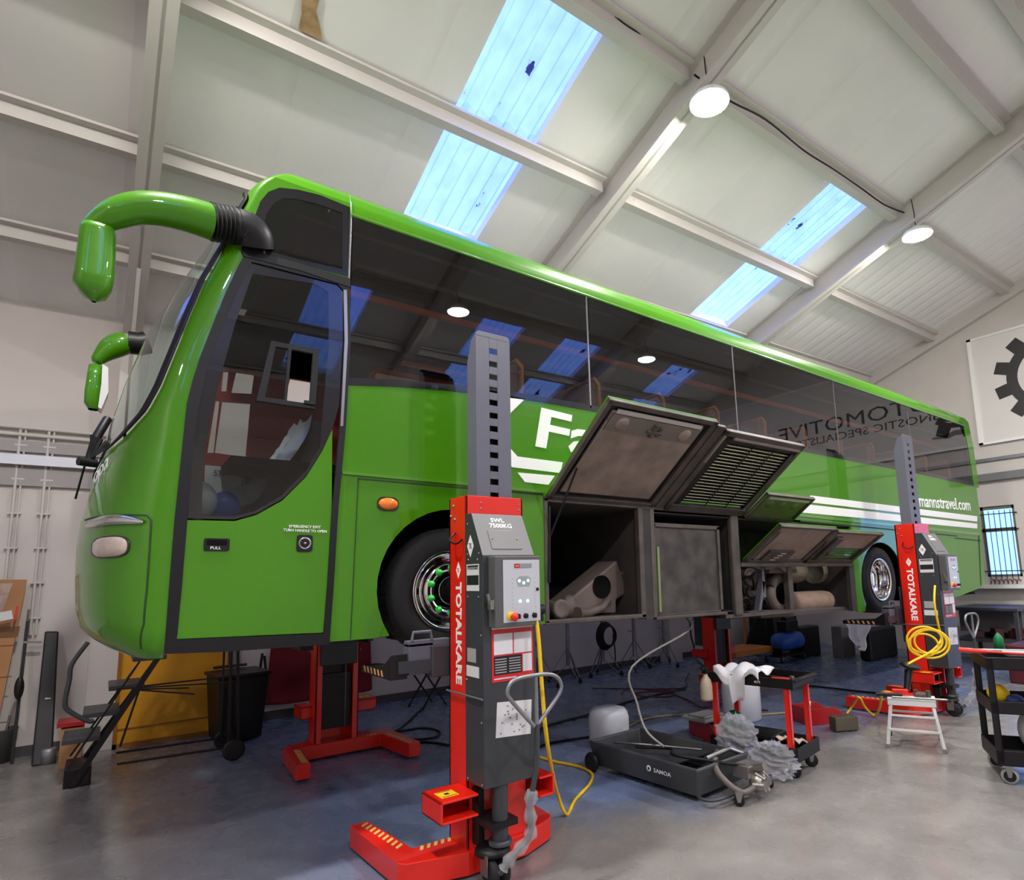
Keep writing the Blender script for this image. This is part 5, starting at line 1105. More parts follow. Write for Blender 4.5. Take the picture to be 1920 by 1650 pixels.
MB().tube(smooth_path([(.02, .02, DZ+.02), (.0, -.06, DZ+.02), (.1, -.14, DZ+.02), (.6, -.14, DZ+.02), (.7, -.05, DZ+.02), (.7, .02, DZ+.02)]), .014, 8).build('bumper', DGREY, dp)
text('lettering', 'SAMOA', (.008, .50, .165), (0, -1, 0), (0, 0, 1), .20, .035, WHITE, dp, bold=.01)
MB().lathe([(.014, -.001), (.027, -.001), (.027, .001), (.014, .001)], (.008, .56, .185), (1, 0, 0), 20).build('logo_ring', WHITE, dp)
for y in (DL-.06,): 
    MB().lathe([(0, -.02), (.05, -.02), (.085, -.018), (.095, 0), (.085, .018), (.05, .02), (0, .02)], (-.02, y, .095), (1, 0, 0), 26).build('wheel', BLKPL, dp)
    MB().lathe([(0, -.02), (.05, -.02), (.085, -.018), (.095, 0), (.085, .018), (.05, .02), (0, .02)], (DW+.02, y, .095), (1, 0, 0), 26).build('wheel', BLKPL, dp)
caster(dp, .25, -.22, .045, ang=-1.0); caster(dp, .78, -.16, .045, ang=-.8)
mb = MB().lathe([(0, 0), (.07, .0), (.085, .03), (.085, .08), (.06, .12), (0, .12)], (.50, -.20, .13), (0, -1, .15), 22)
for i in range(6): a = 2*PI*i/6; mb.tube([(.5+.05*math.cos(a), -.33, .14+.05*math.sin(a)), (.5+.09*math.cos(a), -.25, .14+.09*math.sin(a))], .018, 8)
mb.box2((.40, -.22, .17), (.6, -.06, .27)).cyl((.5, -.2, .24), (.5, -.32, .28), .035, 12); mb.build('pump', mat('cast aluminium pump', (150, 146, 142), .35, .8, bump=.3), dp, bevel=.004)
MB().tube(smooth_path([(.55, .2, DH+.02), (.3, .05, DH), (.22, -.08, .2), (.28, -.22, .1), (.42, -.26, .12)]), .026, 12).build('suction_hose', mat('grey brown hose', (96, 88, 84), .5), dp)
MB().tube(smooth_path([(.2, .9, DH+.0), (.3, .55, DH+.03), (.12, .35, DH+.05), (.3, .02, DH+.02), (.46, -.16, .26)]), .014, 10).build('delivery_hose', BLACK, dp)
MB().cyl((.25, .1, DH+.04), (.62, .12, DH+.05), .022, 12).cyl((.62, .12, DH+.05), (.72, .02, DH+.0), .02, 12).cyl((.1, 1.1, DH+.03), (.45, .3, DH+.04), .012, 10).build('nozzle', STEEL, dp)
put('thin_hose', MB().tube(smooth_path([Vector((5.15, 4.65, 1.44)), Vector((5.1, 4.62, 1.3)), at(1185, 1250, 1, 4.55), at(1195, 1320, 1, 4.5), at(1212, 1370, 1, 4.4), at(1245, 1400, 1, 4.2)]), .011, 8), mat('grey hose', (140, 136, 130), .5), 'thin grey hose hanging from under the coach into the drain pan', 'hose')
put('black_bag', MB().prism([(-.35, 0), (.35, 0), (.38, .06), (.1, .14), (-.2, .10), (-.36, .05)], lambda x, z: (4.95+x*.6, 4.55+x*.8, z), lambda x, z: (5.15+x*.6, 4.40+x*.8, z)), BLKPL, 'low black cloth heap on the floor between drain pan and trolley', 'cloth heap', bevel=.02)
# --- red parts bins
def parts_bin(px, py, rz, label, s=1.0):
    c = fl(px, py); b = empty('parts_bin', c, rz, label, 'bin', 'red plastic parts bins')
    w, d, h = .36*s, .55*s, .2*s; mb = MB()
    mb.box2((-w/2, -d/2, 0), (w/2, d/2, .01)).box2((-w/2, d/2-.01, 0), (w/2, d/2, h)).box2((-w/2, -d/2, 0), (w/2, -d/2+.01, h*.45))
    for sx in (-1, 1): mb.prism([(-d/2, 0), (d/2, 0), (d/2, h), (-d/2+.16*s, h), (-d/2, h*.45)], lambda y, z: (sx*w/2, y, z), lambda y, z: (sx*(w/2-.01), y, z))
    mb.build('bin_shell', REDP, b, bevel=.004); MB().box2((-w/2+.02, -.05, .015), (w/2-.02, d/2-.02, h*.7)).build('contents', DIRTYD, b, bevel=.02); return b
parts_bin(1535, 1352, 1.2, 'red plastic parts bin on the floor behind the trolley, on the gable side')
parts_bin(1345, 1382, -.3, 'red plastic parts bin on the floor behind the trolley beside the drain pan', 1.1)
put('grey_tray', MB().box2((5.55, 4.85, .22), (6.0, 5.2, .26)).box2((5.6, 4.9, .26), (5.95, 5.15, .28)), mat('grey tray', (130, 128, 128), .5), 'grey tray resting on the red parts bin beside the drain pan', 'tray', bevel=.01)
put('brown_block', MB().box(fl(1582, 1355, .09), (.14, .3, .16), ('Z', 1.1)), mat('olive brown block', (92, 84, 66), .7), 'brown block at the end of the red parts bin on the floor', 'block', bevel=.01)
# --- aluminium step stool with tools
SA_ = math.atan2(-.91, .41)
stl = empty('step_stool', (7.05, 3.25, 0), SA_, 'white aluminium folding step stool with tools on its top', 'stool')
sh_ = .50
MB().box2((-.22, .02, sh_-.055), (.22, .30, sh_-.045)).box2((-.23, .0, sh_-.07), (.23, .02, sh_)).box2((-.23, .29, sh_-.07), (.23, .31, sh_)).box2((-.23, .0, sh_-.02), (.23, .31, sh_)).build('top_step', ALU, stl, bevel=.005)
for sx in (-1, 1):
    MB().bar((sx*.20, .02, sh_-.06), (sx*.26, -.10, .03), .03, .02).build('leg', ALU, stl); MB().bar((sx*.20, .28, sh_-.06), (sx*.25, .48, .03), .03, .02).build('leg', mat('grey aluminium', (140, 138, 138), .4, .4), stl)
    MB().box((sx*.262, -.105, .02), (.04, .035, .045)).build('rubber_foot', GALV, stl); MB().box((sx*.252, .485, .02), (.04, .035, .045)).build('rubber_foot', BLKPL, stl)
MB().bar((-.215, -.02, .33), (.215, -.02, .33), .02).bar((-.24, -.06, .19), (.24, -.06, .19), .03, .02).build('cross_bar', ALU, stl); MB().bar((-.215, .36, .3), (.215, .36, .3), .02).build('cross_bar', ALU, stl)
def sw(x, y, z): c, s_ = math.cos(SA_), math.sin(SA_); return Vector((7.05+x*c-y*s_, 3.25+x*s_+y*c, z))
put('air_gun', MB().bar(sw(-.18, .14, sh_+.05), sw(-.02, .16, sh_+.05), .05, .06).bar(sw(-.1, .15, sh_+.04), sw(-.26, .10, sh_+.03), .03), RED, 'red air ratchet lying on the white step stool', 'air tool', bevel=.008)
put('grease_gun', MB().cyl(sw(-.34, .1, sh_+.02), sw(-.08, .08, sh_+.03), .018, 10), BLKPL, 'black handled tool overhanging the step stool edge towards the trolley', 'tool')
put('torque_bar', MB().cyl(sw(-.18, .03, sh_+.012), sw(.34, .04, sh_+.012), .011, 10), STEEL, 'slim steel bar lying along the front of the step stool top', 'bar')
put('socket_set', MB().box(sw(.1, .16, sh_+.025), (.16, .1, .05), ('Z', .3)).cyl(sw(.17, .2, sh_), sw(.17, .2, sh_+.07), .025, 12).cyl(sw(.05, .22, sh_), sw(.05, .22, sh_+.07), .022, 12), DIRTYD, 'dark sockets and adapters grouped on the step stool', 'sockets', bevel=.004)
put('red_pliers', MB().bar(sw(-.1, .22, sh_+.01), sw(.1, .26, sh_+.02), .03, .025), RED, 'red handled pliers at the back of the step stool top', 'pliers')
put('cable_reel_guard', MB().lathe([(0, 0), (.07, 0), (.11, .02), (.10, .05), (.04, .07), (0, .07)], at(1706, 1253, 1, 3.45), (0, -.3, 1), 24).cyl(at(1704, 1257, 1, 3.45), at(1700, 1295, 1, 3.45), .045, 14, .03), BLKPL, 'black impact tool standing upright behind the step stool', 'air tool')
# --- black three-tier cart at the frame edge
c1, c2 = fl(1878, 1470, .0), fl(1852, 1438, 0); ax = (c2-c1).normalized(); CA_ = math.atan2(ax.y, ax.x)
ct = empty('service_cart', (c1.x-.03, c1.y, 0), CA_, 'black three-tier service cart with grey rimmed casters loaded with tools', 'cart')
cw, cl, cz = .60, 1.0, 1.08
def ctray(z, h, nm):
    mb = MB().box2((0, -cl, z), (cw, 0, z+.012))
    for a, b in (((0, -.014, z), (cw, 0, z+h)), ((0, -cl, z), (cw, -cl+.014, z+h)), ((0, -cl, z), (.014, 0, z+h)), ((cw-.014, -cl, z), (cw, 0, z+h))): mb.box2(a, b)
    return mb.build(nm, BLKPL, ct, bevel=.005)
ctray(cz-.10, .11, 'top_tray'); ctray(.60, .11, 'middle_tray'); ctray(.16, .13, 'bottom_tray')
for x in (.0, cw-.055):
    for y in (-.055, -cl): MB().box2((x+.0, y, .18), (x+.055, y+.012, cz)).box2((x, y, .18), (x+.012, y+.055, cz)).build('post', BLKPL, ct)
for x, y in ((.05, -.09), (cw-.06, -.09), (.05, -cl+.08), (cw-.06, -cl+.08)): caster(ct, x, y, .068, mat('grey tread', (150, 150, 150), .6) if True else None, ang=-1.26-CA_)
def cwp(x, y, z): c, s_ = math.cos(CA_), math.sin(CA_); return Vector((c1.x-.03+x*c-y*s_, c1.y+x*s_+y*c, z))
put('red_handled_bar', MB().cyl(cwp(.22, .16, cz+.05), cwp(.17, -.05, cz+.04), .022, 12).cyl(cwp(.17, -.05, cz+.04), cwp(.05, -.5, cz+.03), .012, 10), RED, 'bar with a red grip sticking out over the black cart edge', 'tool')
put('parts_tray', MB().box(cwp(.25, -.3, cz+.02), (.22, .20, .03), ('Z', CA_)), PANEL, 'white tray of small parts on top of the black cart', 'tray', bevel=.01)
put('spanner', MB().cyl(cwp(.38, .03, cz+.03), cwp(.30, -.55, cz+.04), .014, 10).sphere(cwp(.39, .06, cz+.03), .035, 1, 1, .6), STEEL, 'long steel ratchet lying along the black cart top', 'ratchet')
blob('pink_rag', tuple(cwp(.25, -.52, cz+.05)), .13, mat('pinkish rag', (170, 100, 98), .8), 'pinkish crumpled rag among tools on the black cart top', 'rag', 1.3, .9, .4)
put('green_bottle', MB().lathe([(0, 0), (.04, 0), (.04, .12), (.02, .16), (0, .18)], cwp(.5, -.22, cz+.01), (0, 0, 1), 16), GREENJ, 'small green bottle at the back of the black cart top', 'bottle')
put('yellow_ball_valve', MB().sphere(cwp(.42, -.15, .71), .095, 1, 1, .9), YELST, 'yellow rounded container on the black cart middle shelf', 'container')
put('blue_glove', MB().sphere(cwp(.34, -.26, .67), .07, 1.2, 1, .7).sphere(cwp(.2, -.4, .68), .08, 1.2, 1.3, .8), mat('blue black glove', (40, 60, 110), .6), 'dark blue gloves beside the yellow container on the cart shelf', 'gloves')
put('white_container', MB().sphere(cwp(.25, -.45, .42), .24, .9, .9, 1.0, 24, 16), FOAMW, 'large rounded white container on the black cart bottom shelf', 'container')
# --- cables and hoses on the floor
def cable(name, pts, r, m, label, cat='cable', z=None): 
    P_ = [fl(p[0], p[1], r) if len(p) == 2 else (at(p[0], p[1], 2, p[2]) if len(p) == 3 else at(p[0], p[1], 1, p[3])) for p in pts]
    return put(name, MB().tube(smooth_path(P_, 6), r, 8), m, label, cat)
cable('yellow_cable', [(1003, 1142, 0, 3.52), (1010, 1200, 0, 3.5), (1017, 1300, 0, 3.48), (1027, 1400, 0, 3.5), (1043, 1480, .25), (1062, 1527), (1078, 1500), (1104, 1472), (1110, 1452), (1088, 1438), (1040, 1428), (1006, 1418)], .014, YEL, 'yellow cable dropping from the nearer lift control box to the floor')
cable('power_cable', [(1004, 1388), (1016, 1366), (1055, 1352), (1110, 1338), (1170, 1318), (1225, 1304), (1285, 1292)], .016, BLACK, 'black cable curving over the floor from the nearer lift to under the coach')
cable('power_cable', [(1004, 1408), (1020, 1396), (1060, 1388), (1112, 1381), (1140, 1378)], .014, BLACK, 'short black cable on the floor running to the white canister')
cable('power_cable', [(795, 1325), (750, 1366), (722, 1375), (762, 1386), (812, 1383), (824, 1372), (800, 1365), (760, 1369), (716, 1378)], .014, BLACK, 'looped black cable on the floor behind the nearer lift')
cable('power_cable', [(745, 1388), (780, 1390), (820, 1393), (842, 1397)], .014, BLACK, 'black cable on the floor ending at the nearer lift column')
cable('air_hose', [(1166, 1302), (1175, 1291), (1215, 1292), (1262, 1296), (1258, 1305), (1215, 1306), (1190, 1300), (1240, 1296), (1285, 1310), (1320, 1326), (1360, 1318), (1400, 1328), (1440, 1332)], .012, mat('dark red hose', (100, 40, 60), .5), 'tangled dark red air hose on the floor beyond the drain pan', 'hose')
cable('air_hose', [(1110, 1290), (1200, 1291), (1280, 1290), (1285, 1275), (1292, 1262)], .01, mat('dark hose', (60, 44, 56), .5), 'thin dark hose on the floor running towards the shaded rear lift', 'hose')
cable('yellow_hose', [(1178, 1362), (1210, 1348), (1260, 1341), (1330, 1339), (1400, 1341), (1480, 1336), (1500, 1335)], .014, mat('dull yellow hose', (168, 150, 100), .5), 'dull yellow hose on the floor passing behind the trolley', 'hose')
cable('power_cable', [(1494, 1284), (1550, 1289), (1600, 1295), (1640, 1299), (1668, 1302)], .016, BLACK, 'black cable on the floor between trolley and step stool')
cable('yellow_cable', [(1588, 1338), (1600, 1322, .12), (1611, 1308, .3), (1622, 1326, .15), (1640, 1342, .02), (1650, 1325, .2), (1655, 1299, .45), (1672, 1299, .5)], .014, YEL, 'yellow coiled lead looping from the floor up to the step stool')
# coiled yellow cable on the rear lift
mb = MB(); cc_ = at(1737, 1200, 1, 3.42); vx = Vector((.55, -.83, 0)); 
for k, (ra, dx) in enumerate(((.20, -.02), (.18, .04), (.22, .03), (.17, -.04))):
    mb.tube([cc_+vx*(dx+ra*.95*math.cos(a))+Vector((0, 0, ra*.78*math.sin(a)-.02*k)) for a in [2*PI*i/32 for i in range(33)]], .013, 8)
mb.tube(smooth_path([at(1753, 1098, 1, 3.4), at(1752, 1130, 1, 3.38), at(1759, 1170, 1, 3.38), at(1764, 1200, 1, 3.4), at(1745, 1222, 1, 3.4), at(1715, 1238, 1, 3.42), at(1703, 1245, 1, 3.42)]), .013, 8)
put('yellow_cable', mb, YEL, 'coiled yellow cable hung on the side of the rear wheel lift', 'cable')
# --- tripod jack stands along the back wall
def stand(px, py, rz, label, h=1.25):
    c = at(px, py, 1, min(fl(px, py).y, 9.35)); c.z = 0; s = empty('jack_stand', c, rz, label, 'stand', 'grey tripod jack stands along the back wall')
    MB().cyl((0, 0, .30), (0, 0, h), .032, 14).cyl((0, 0, .28), (0, 0, .8), .04, 14).build('post', GALV, s)
    MB().box2((-.09, -.02, h), (.09, .02, h+.03)).cyl((.04, 0, .78), (.14, 0, .78), .008, 8).build('saddle', GALV, s)
    for k in range(3):
        a = 2*PI*k/3; e = Vector((.36*math.cos(a), .36*math.sin(a), .09)); MB().bar((0, 0, .62), e, .025, .012).bar((0, 0, .32), e*.8, .018, .012).build('leg', GALV, s)
        MB().lathe([(0, -.015), (.04, -.015), (.04, .015), (0, .015)], (e.x, e.y, .042), (math.sin(a), -math.cos(a), 0), 18).box((e.x, e.y, .09), (.04, .04, .02)).build('caster', BLKPL, s)
    return s
sds = [(1066, 1268, 'grey tripod jack stand under the first open locker, nearest the front lift'), (1131, 1262, 'grey tripod jack stand with a coil of black cable hung on it'), (1191, 1248, 'grey tripod jack stand between the cable coil and the end stand'), (1247, 1238, 'grey tripod jack stand beside the shaded rear lift'), (1010, 1290, 'grey tripod jack stand seen just past the nearer lift cable')]
for i, (a, b, lb) in enumerate(sds): stand(a, b, .5+i*.7, lb, 1.25)
mb = MB(); cc_ = at(1131, 1192, 1, 9.25)
for k in range(6): mb.tube([cc_+Vector((.22*(1-.05*k)*math.cos(a)+.01*k, -.06-.015*k, .26*(1-.06*k)*math.sin(a))) for a in [2*PI*i/28 for i in range(29)]], .013, 8)
mb.tube(smooth_path([cc_+Vector((.2, -.06, 0)), cc_+Vector((.24, -.06, -.4)), cc_+Vector((.2, -.05, -.6))]), .012, 8)
put('cable_coil', mb, BLACK, 'coil of black cable hanging on a tripod jack stand', 'cable')
# --- orange rack, compressor, dark machinery under the coach rear
def wbox(px0, py0, px1, py1, y, dep, **k):   # a box standing on the floor behind measured edges
    a, b = at(px0, py1, 1, y), at(px1, py0, 1, y); return (a.x, y, max(0.0, min(a.z, b.z)) if k.get('up') else 0.0), (b.x, y+dep, max(a.z, b.z))
rk = empty('orange_rack', at(1400, 1235, 1, 8.2)*1.0, 0, 'orange wheeled rack standing beyond the rear axle', 'rack'); rk.location.z = 0
MB().box2((-.6, -.2, .22), (.65, .5, .34)).build('tray', mat('orange paint', (200, 120, 30), .5), rk, bevel=.01)
for x in (-.58, .0, .6): MB().box2((x, .44, .1), (x+.04, .48, 1.3)).build('post', MATS['orange paint'], rk)
MB().box2((-.58, .44, .9), (.62, .48, .93)).build('rail', GALV, rk)
for x in (-.5, .55): caster(rk, x, -.1, .06)
cp = empty('compressor', at(1468, 1215, 1, 7.9)+Vector((.2, 0, 0)), 0, 'blue air tank compressor on small wheels beyond the coach rear axle', 'compressor'); cp.location.z = 0
MB().lathe([(0, -.45), (.1, -.44), (.18, -.36), (.19, 0), (.18, .36), (.1, .44), (0, .45)], (0, 0, .42), (1, 0, .0), 26).build('tank', BLUE, cp, fix=False)
MB().box2((-.2, -.12, .62), (.25, .12, .85)).cyl((-.1, 0, .85), (.2, 0, .85), .08, 14).build('motor', BLKPL, cp, bevel=.02); MB().box2((-.42, -.12, .16), (-.38, .12, .3)).box2((.38, -.12, .16), (.42, .12, .3)).box2((-.5, -.14, .12), (.5, .14, .16)).build('frame', BLKPL, cp)
for x in (-.4, .4): caster(cp, x, -.1, .055)
put('black_crate', MB().box2(*wbox(1502, 1172, 1536, 1210, 7.9, .3)), BLKPL, 'black crate on the floor beyond the coach rear bay', 'crate', bevel=.03)
put('black_tool_bag', MB().box2(*wbox(1632, 1172, 1680, 1212, 6.6, .25)), BLKPL, 'black tool bag by the wall behind the rear wheel', 'bag', bevel=.05)
put('grey_crate', MB().box2(*wbox(1580, 1172, 1600, 1208, 7.3, .25)), mat('grey crate', (120, 118, 118), .7), 'grey box standing behind the hanging white cloth', 'box', bevel=.02)
q0 = at(1606, 1166, 1, 6.2)
cloth('hanging_cloth', CLOTHW, lambda a, b: q0+Vector((.85*(a-.5)*(1-.75*b)+.05*math.sin(9*b), .05*math.sin(11*a), -.50*b+.05*math.sin(5*a))), 14, 14, 'white cloth hanging below the coach near the rear wheel', 'cloth')
put('steel_prop', MB().bar(at(1400, 1215, 1, 8.6), at(1418, 1150, 1, 8.6), .06).bar(at(1437, 1215, 1, 8.6), at(1432, 1150, 1, 8.6), .06), BLKPL, 'dark folded steel trestle beyond the orange rack', 'trestle')
put('dark_machine', MB().box2((12.8, 8.9, 0), (13.8, 9.6, .8)).box2((12.9, 9.0, .8), (13.3, 9.4, 1.0)), BLKPL, 'dark machine against the back wall past the coach rear', 'machine', bevel=.03)
# --- bench by the gable
bx0, bx1 = at(1797, 1135, 0, 13.6), at(1906, 1130, 0, 13.6)
bn = empty('workbench', (13.6, 0, 0), 0, 'dark steel workbench under the barred window on the gable', 'workbench')
by0, by1 = bx1.y, bx0.y+.2; bz = 1.1
MB().box2((0, by0, bz-.06), (1.3, by1, bz)).build('worktop', DGREY, bn, bevel=.01)
for x in (.02, 1.2):
    for y in (by0+.02, by1-.1): MB().box2((x, y, 0), (x+.06, y+.06, bz-.06)).build('leg', DGREY, bn)
MB().box2((.0, by0, .45), (1.3, by1, .5)).build('lower_shelf', DGREY, bn); MB().box2((.5, by0+.1, bz-.5), (1.25, by1, bz-.06)).build('back_panel', mat('grey bench panel', (96, 94, 94), .6), bn)
mb = MB()
for i in range(8): hh_ = .1+.12*random.random(); mb.box((13.9+.4*random.random(), by0+.15+(by1-by0-.3)*i/8, .505+hh_/2), (.3, .14, hh_), ('Z', random.random()))
put('parts_heap', mb, mat('dark red parts', (70, 30, 34), .5), 'dark reddish machine parts heaped on the workbench lower shelf', 'parts', bevel=.01)
put('machine_bed', MB().box2((11.9, 3.0, .0), (12.9, 3.9, .62)).cyl((12.0, 3.2, .62), (12.5, 3.7, .8), .12, 14), mat('dark red machine', (84, 26, 32), .45), 'low dark red machine on the floor before the workbench', 'machine', bevel=.03)
put('coil_spring', MB().tube([Vector((XG-.12, 4.55+.55*t, 1.56))+Vector((.045*math.cos(t*44), 0, .045*math.sin(t*44))) for t in [i/120 for i in range(121)]], .014, 6), mat('dull copper', (130, 96, 84), .4, .6), 'coiled hose lying on the sill under the barred window', 'coil')
# --- left side: steps, yellow board, bin, jackets, cardboard, planks
stp = empty('warehouse_steps', (0, 0, 0), 0, 'black steel rolling steps with handrail under the coach nose', 'steps')
def w8(px, py, y): return at(px, py, 1, y)
mb = MB(); treads = [((262, 1236), (300, 1232)), ((213, 1294), (262, 1282)), ((170, 1344), (210, 1334)), ((128, 1392), (176, 1384))]
for (a, b) in treads:
    p, q = w8(a[0], a[1], 8.0), w8(b[0], b[1], 8.0); c = (p+q)/2; mb.box((c.x, 8.25, c.z), (.30, .55, .045), ('Y', .0))
mb.build('tread', DGREY, stp, bevel=.004)
for y in (7.98, 8.52):
    a = w8(300, 1228, y); b = Vector((w8(135, 1462, 7.98).x, y, .02)); MB().bar(a, b, .03, .05).build('stringer', BLKPL, stp)
    a2 = w8(262, 1240, y); MB().bar(a2, Vector((b.x-.04, y, .2)), .018).build('stringer', BLKPL, stp)
    c = w8(437, 1400, 7.98); MB().bar((c.x+.05, y, .14), (c.x+.0, y, 1.25), .028).bar((c.x-.05, y, .14), (c.x-.06, y, 1.25), .022).build('upright', BLKPL, stp)
    MB().bar((b.x+.35, y, .16), (c.x, y, .14), .022).bar(w8(218, 1292, y), (c.x-.02, y, .84), .016).bar(w8(255, 1284, y)+Vector((0, 0, -.05)), (c.x-.4, y, .76), .016).bar(w8(262, 1290, y), w8(225, 1400, y), .02).build('brace', BLKPL, stp)
c = w8(437, 1400, 7.98)
for y in (7.93, 8.57): MB().lathe([(0, -.02), (.03, -.022), (.085, -.012), (.11, -.015), (.115, 0), (.11, .015), (.085, .012), (0, .02)], (c.x, y, .115), (0, 1, 0), 28).build('wheel', BLKPL, stp)
rl = [(165, 1204), (135, 1245), (130, 1275), (122, 1315), (128, 1332), (165, 1352), (176, 1350)]
for y in (7.95, 8.1): MB().tube(smooth_path([w8(a, b, y) for a, b in rl], 5), .022, 10).build('handrail', MATS['charcoal powder coat'], stp)
MB().box2((w8(118, 1465, 7.98).x, 8.0, .0), (w8(175, 1400, 8).x, 8.5, .18)).build('base_box', BLKPL, stp, bevel=.01)
a = at(213, 1405, 1, 9.55); b = at(402, 1385, 1, 9.55)
yb = empty('yellow_board', (a.x, 9.5, 0), 0, 'large yellow painted panel standing against the back wall behind the rolling steps', 'panel')
MB().box2((0, 0, .02), (b.x-a.x+.1, .06, 1.5)).build('panel_face', YELP, yb, bevel=.005)
MB().box2((-.02, -.02, 0), (b.x-a.x+.12, .0, .06)).box2((-.02, -.02, 0), (.02, .08, 1.52)).box2((0, -.015, .22), (b.x-a.x+.1, 0, .235)).build('panel_frame', mat('orange brown edge', (150, 96, 30), .55), yb)
bn2 = empty('waste_bin', (1.46, 9.05, 0), .1, 'black plastic waste bin standing beside the yellow panel', 'bin')
MB().add([(-.24, -.26, .02), (.24, -.26, .02), (.24, .26, .02), (-.24, .26, .02), (-.29, -.32, .80), (.29, -.32, .80), (.29, .32, .80), (-.29, .32, .80)], [(3, 2, 1, 0), (4, 5, 6, 7), (0, 1, 5, 4), (1, 2, 6, 5), (2, 3, 7, 6), (3, 0, 4, 7)]).build('bin_body', BLKPL, bn2, bevel=.02)
MB().box2((-.31, -.34, .79), (.31, .34, .83)).cyl((-.2, .36, .86), (.2, .36, .86), .02, 8).build('lid', BLKPL, bn2, bevel=.02)
def jacket(x0, x1, zt_, zb, y, label):
    def f(a, b): 
        tap = 1-.12*b if b > .1 else .7+3*b*.28/1; w_ = (x1-x0)*(.8+.2*b)
        return Vector(((x0+x1)/2+w_*(a-.5), y-.14*math.sin(PI*a)-.035*math.sin(12*b+2*a)*math.sin(PI*a)-.02*math.sin(9*a), zt_-(zt_-zb)*b+.05*math.sin(PI*a)*(1-b)))
    o = cloth('jacket', CLOTHR, f, 20, 30, label, 'jacket', .02); return o
jacket(1.95, 2.7, 1.30, .22, 9.86, 'wide dark red padded jacket hanging between the waste bin and the shaded lift')
jacket(3.0, 3.5, 1.25, .24, 9.86, 'narrow dark red jacket hanging past the shaded front lift column')
put('jacket_strap', MB().tube(smooth_path([at(492, 1225, 1, 9.4), at(488, 1265, 1, 9.4), at(500, 1290, 1, 9.4), at(496, 1230, 1, 9.4)]), .018, 8), BLACK, 'black strap hanging at the edge of the padded red jacket', 'strap')
ch = empty('folding_stool', (4.1, 9.1, 0), .2, 'black folding stool with crossed legs beyond the front wheel', 'stool')
MB().box2((-.25, -.2, .60), (.25, .2, .64)).build('seat', BLKPL, ch, bevel=.01)
for y in (-.18, .18): MB().bar((-.22, y, .01), (.22, y, .6), .022).bar((.22, y, .01), (-.22, y, .6), .022).build('leg', BLKPL, ch)
# cardboard with bubble wrap, planks and poles
cb_ = empty('cardboard_sheet', (-1.6, 9.75, 0), 0, 'tall cardboard sheet leaning on the back wall at the picture edge', 'cardboard')
cx1 = at(52, 1085, 1, 9.8).x+1.6
MB().prism([(0, 0), (cx1-.16, 0), (cx1, 2.06), (0, 2.08)], lambda x, z: (x, -.02-.12*(2-z)/2, z), lambda x, z: (x, .0-.12*(2-z)/2, z)).build('board', CARD, cb_)
mb = MB()
for z in (.45, .95, 1.3): mb.prism([(0, z), (cx1-.05, z), (cx1-.05, z+.012), (0, z+.012)], lambda x, z_: (x, -.024-.12*(2-z_)/2, z_), lambda x, z_: (x, -.02-.12*(2-z_)/2, z_))
mb.prism([(0, 1.40), (cx1-.03, 1.40), (cx1-.02, 1.52), (0, 1.52)], lambda x, z_: (x, -.026-.12*(2-z_)/2, z_), lambda x, z_: (x, -.02-.12*(2-z_)/2, z_)).build('crease_pattern', mat('dark cardboard', (120, 86, 56), .85), cb_)
ys_ = 9.60
rows_ = [[Vector((-1.55+(cx1-.16+.0)*(i/12)*(1-.35*j/20), 9.60-.03*math.sin(i*2.1+j)-.02*math.sin(j*1.7), 2.02-1.2*j/20)) for i in range(13)] for j in range(21)]
tag(outward(MB().grid(rows_).build('bubble_wrap', PB, None, fix=False), (-1, 12, 1)), 'shiny clear wrap hanging over the cardboard sheet', 'plastic wrap')
put('red_tag', MB().box((at(30, 1150, 1, 9.55).x, 9.55, at(30, 1150, 1, 9.55).z), (.02, .01, .16), ('Y', .1)), RED, 'narrow red tag on the wrap over the cardboard', 'tag')
put('paper_note', MB().box((at(8, 1155, 1, 9.55).x, 9.55, at(8, 1155, 1, 9.55).z), (.14, .01, .1), ('Y', -.2)), PAPER, 'white paper note on the wrap over the cardboard', 'note')
a, b = at(52, 1165, 1, 9.8), fl(22, 1432); pl = empty('prop_pole', (0, 0, 0), 0, 'thin black pole with a flared foot leaning on the back wall', 'pole')
MB().bar(a, b, .05, .03).build('shaft', BLKPL, pl); MB().cyl(a, a+Vector((.0, 0, .14)), .012, 8).bar(at(44, 1204, 1, 9.75), at(78, 1204, 1, 9.75), .025).build('peg', STEEL, pl)
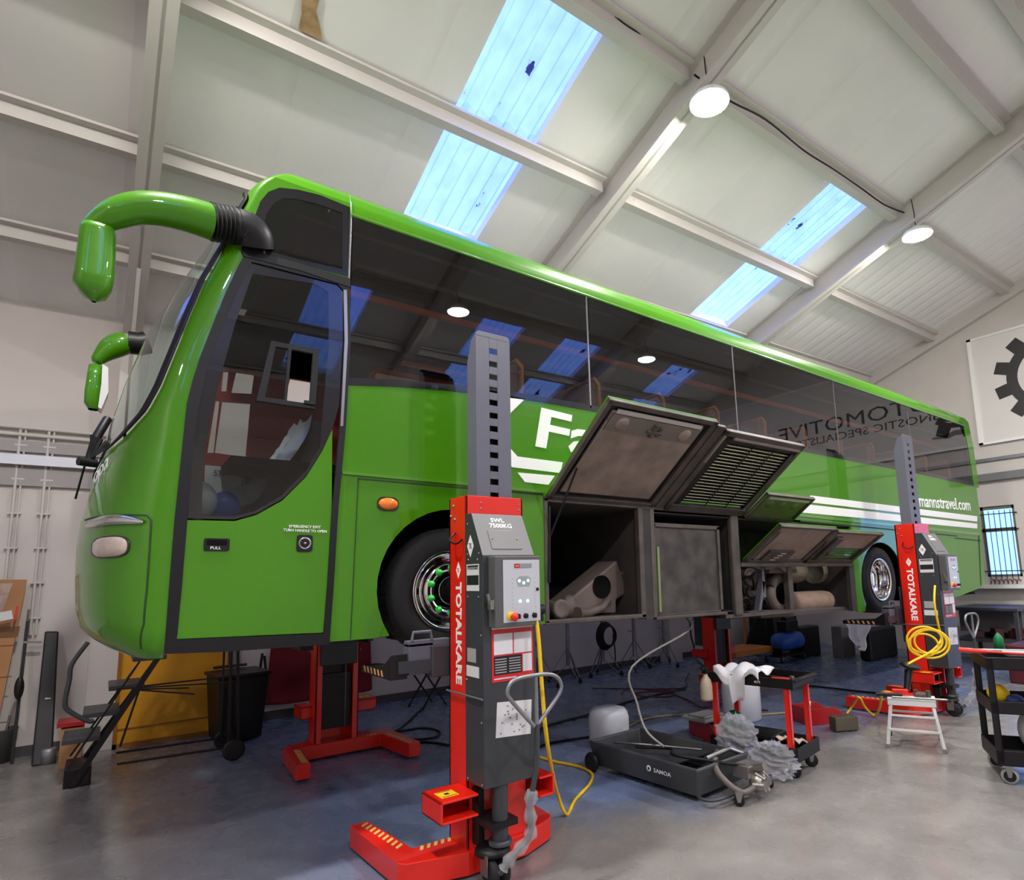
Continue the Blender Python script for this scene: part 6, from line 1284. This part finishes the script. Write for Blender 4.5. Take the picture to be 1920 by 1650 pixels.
m1 = at(38, 1290, 1, 9.6); MB().sphere(m1+Vector((-.01, 0, 0)), .1, .45, .4, 1.3).build('pad', BLKPL, pl)
a0, a1_, b0, b1_ = at(84, 1184, 1, 9.78), at(110, 1184, 1, 9.78), at(58, 1438, 1, 9.25), at(97, 1438, 1, 9.25)
b0.z = b1_.z = .003
pk = empty('black_ramp', (0, 0, 0), 0, 'tall flat black ramp plank leaning on the back wall by the coach nose', 'ramp')
t_ = Vector((0, .05, 0)); MB().add([a0, a1_, b1_, b0, a0+t_, a1_+t_, b1_+t_, b0+t_], [(0, 1, 2, 3), (7, 6, 5, 4), (0, 4, 5, 1), (1, 5, 6, 2), (2, 6, 7, 3), (3, 7, 4, 0)]).build('plank', BLKPL, pk, bevel=.015)
lm = a0*.5+b0*.5; lm2 = a1_*.5+b1_*.5; c = (lm*.45+lm2*.55)+Vector((0, -.012, -.06)); MB().box(c, (.05, .006, .07), ('Y', .15)).build('white_mark', PAPER, pk)
put('open_carton', MB().box2(*wbox(108, 1362, 158, 1442, 8.9, .35)), CARD, 'small open carton with red edge on the floor beside the black ramp', 'carton', bevel=.005)
q, q2 = wbox(106, 1352, 160, 1366, 8.88, .39, up=1); put('red_carton_rim', MB().box2(q, q2), REDP, 'red rim of the small carton by the ramp', 'box')  # red rim of the carton, drawn as a flat box
put('paint_tin', MB().lathe([(0, 0), (.07, 0), (.07, .16), (.06, .17), (0, .17)], at(90, 1432, 2, 0), (0, 0, 1), 24), GALV, 'small metal tin on the floor between black ramp and carton', 'tin')
bk = at(-4, 1430, 2, 0); put('grey_bucket', MB().lathe([(0, 0), (.11, 0), (.15, .36), (.155, .37), (.14, .36), (.10, .02), (0, .02)], bk, (0, 0, 1), 28), mat('dark grey bucket', (70, 70, 68), .5), 'dark grey bucket on the floor at the foot of the cardboard', 'bucket', fix=False)
put('broom_handle', MB().cyl(bk+Vector((.02, 0, .1)), bk+Vector((.06, .05, .5)), .012, 8), STEEL, 'short steel rod standing in the dark grey bucket', 'rod')
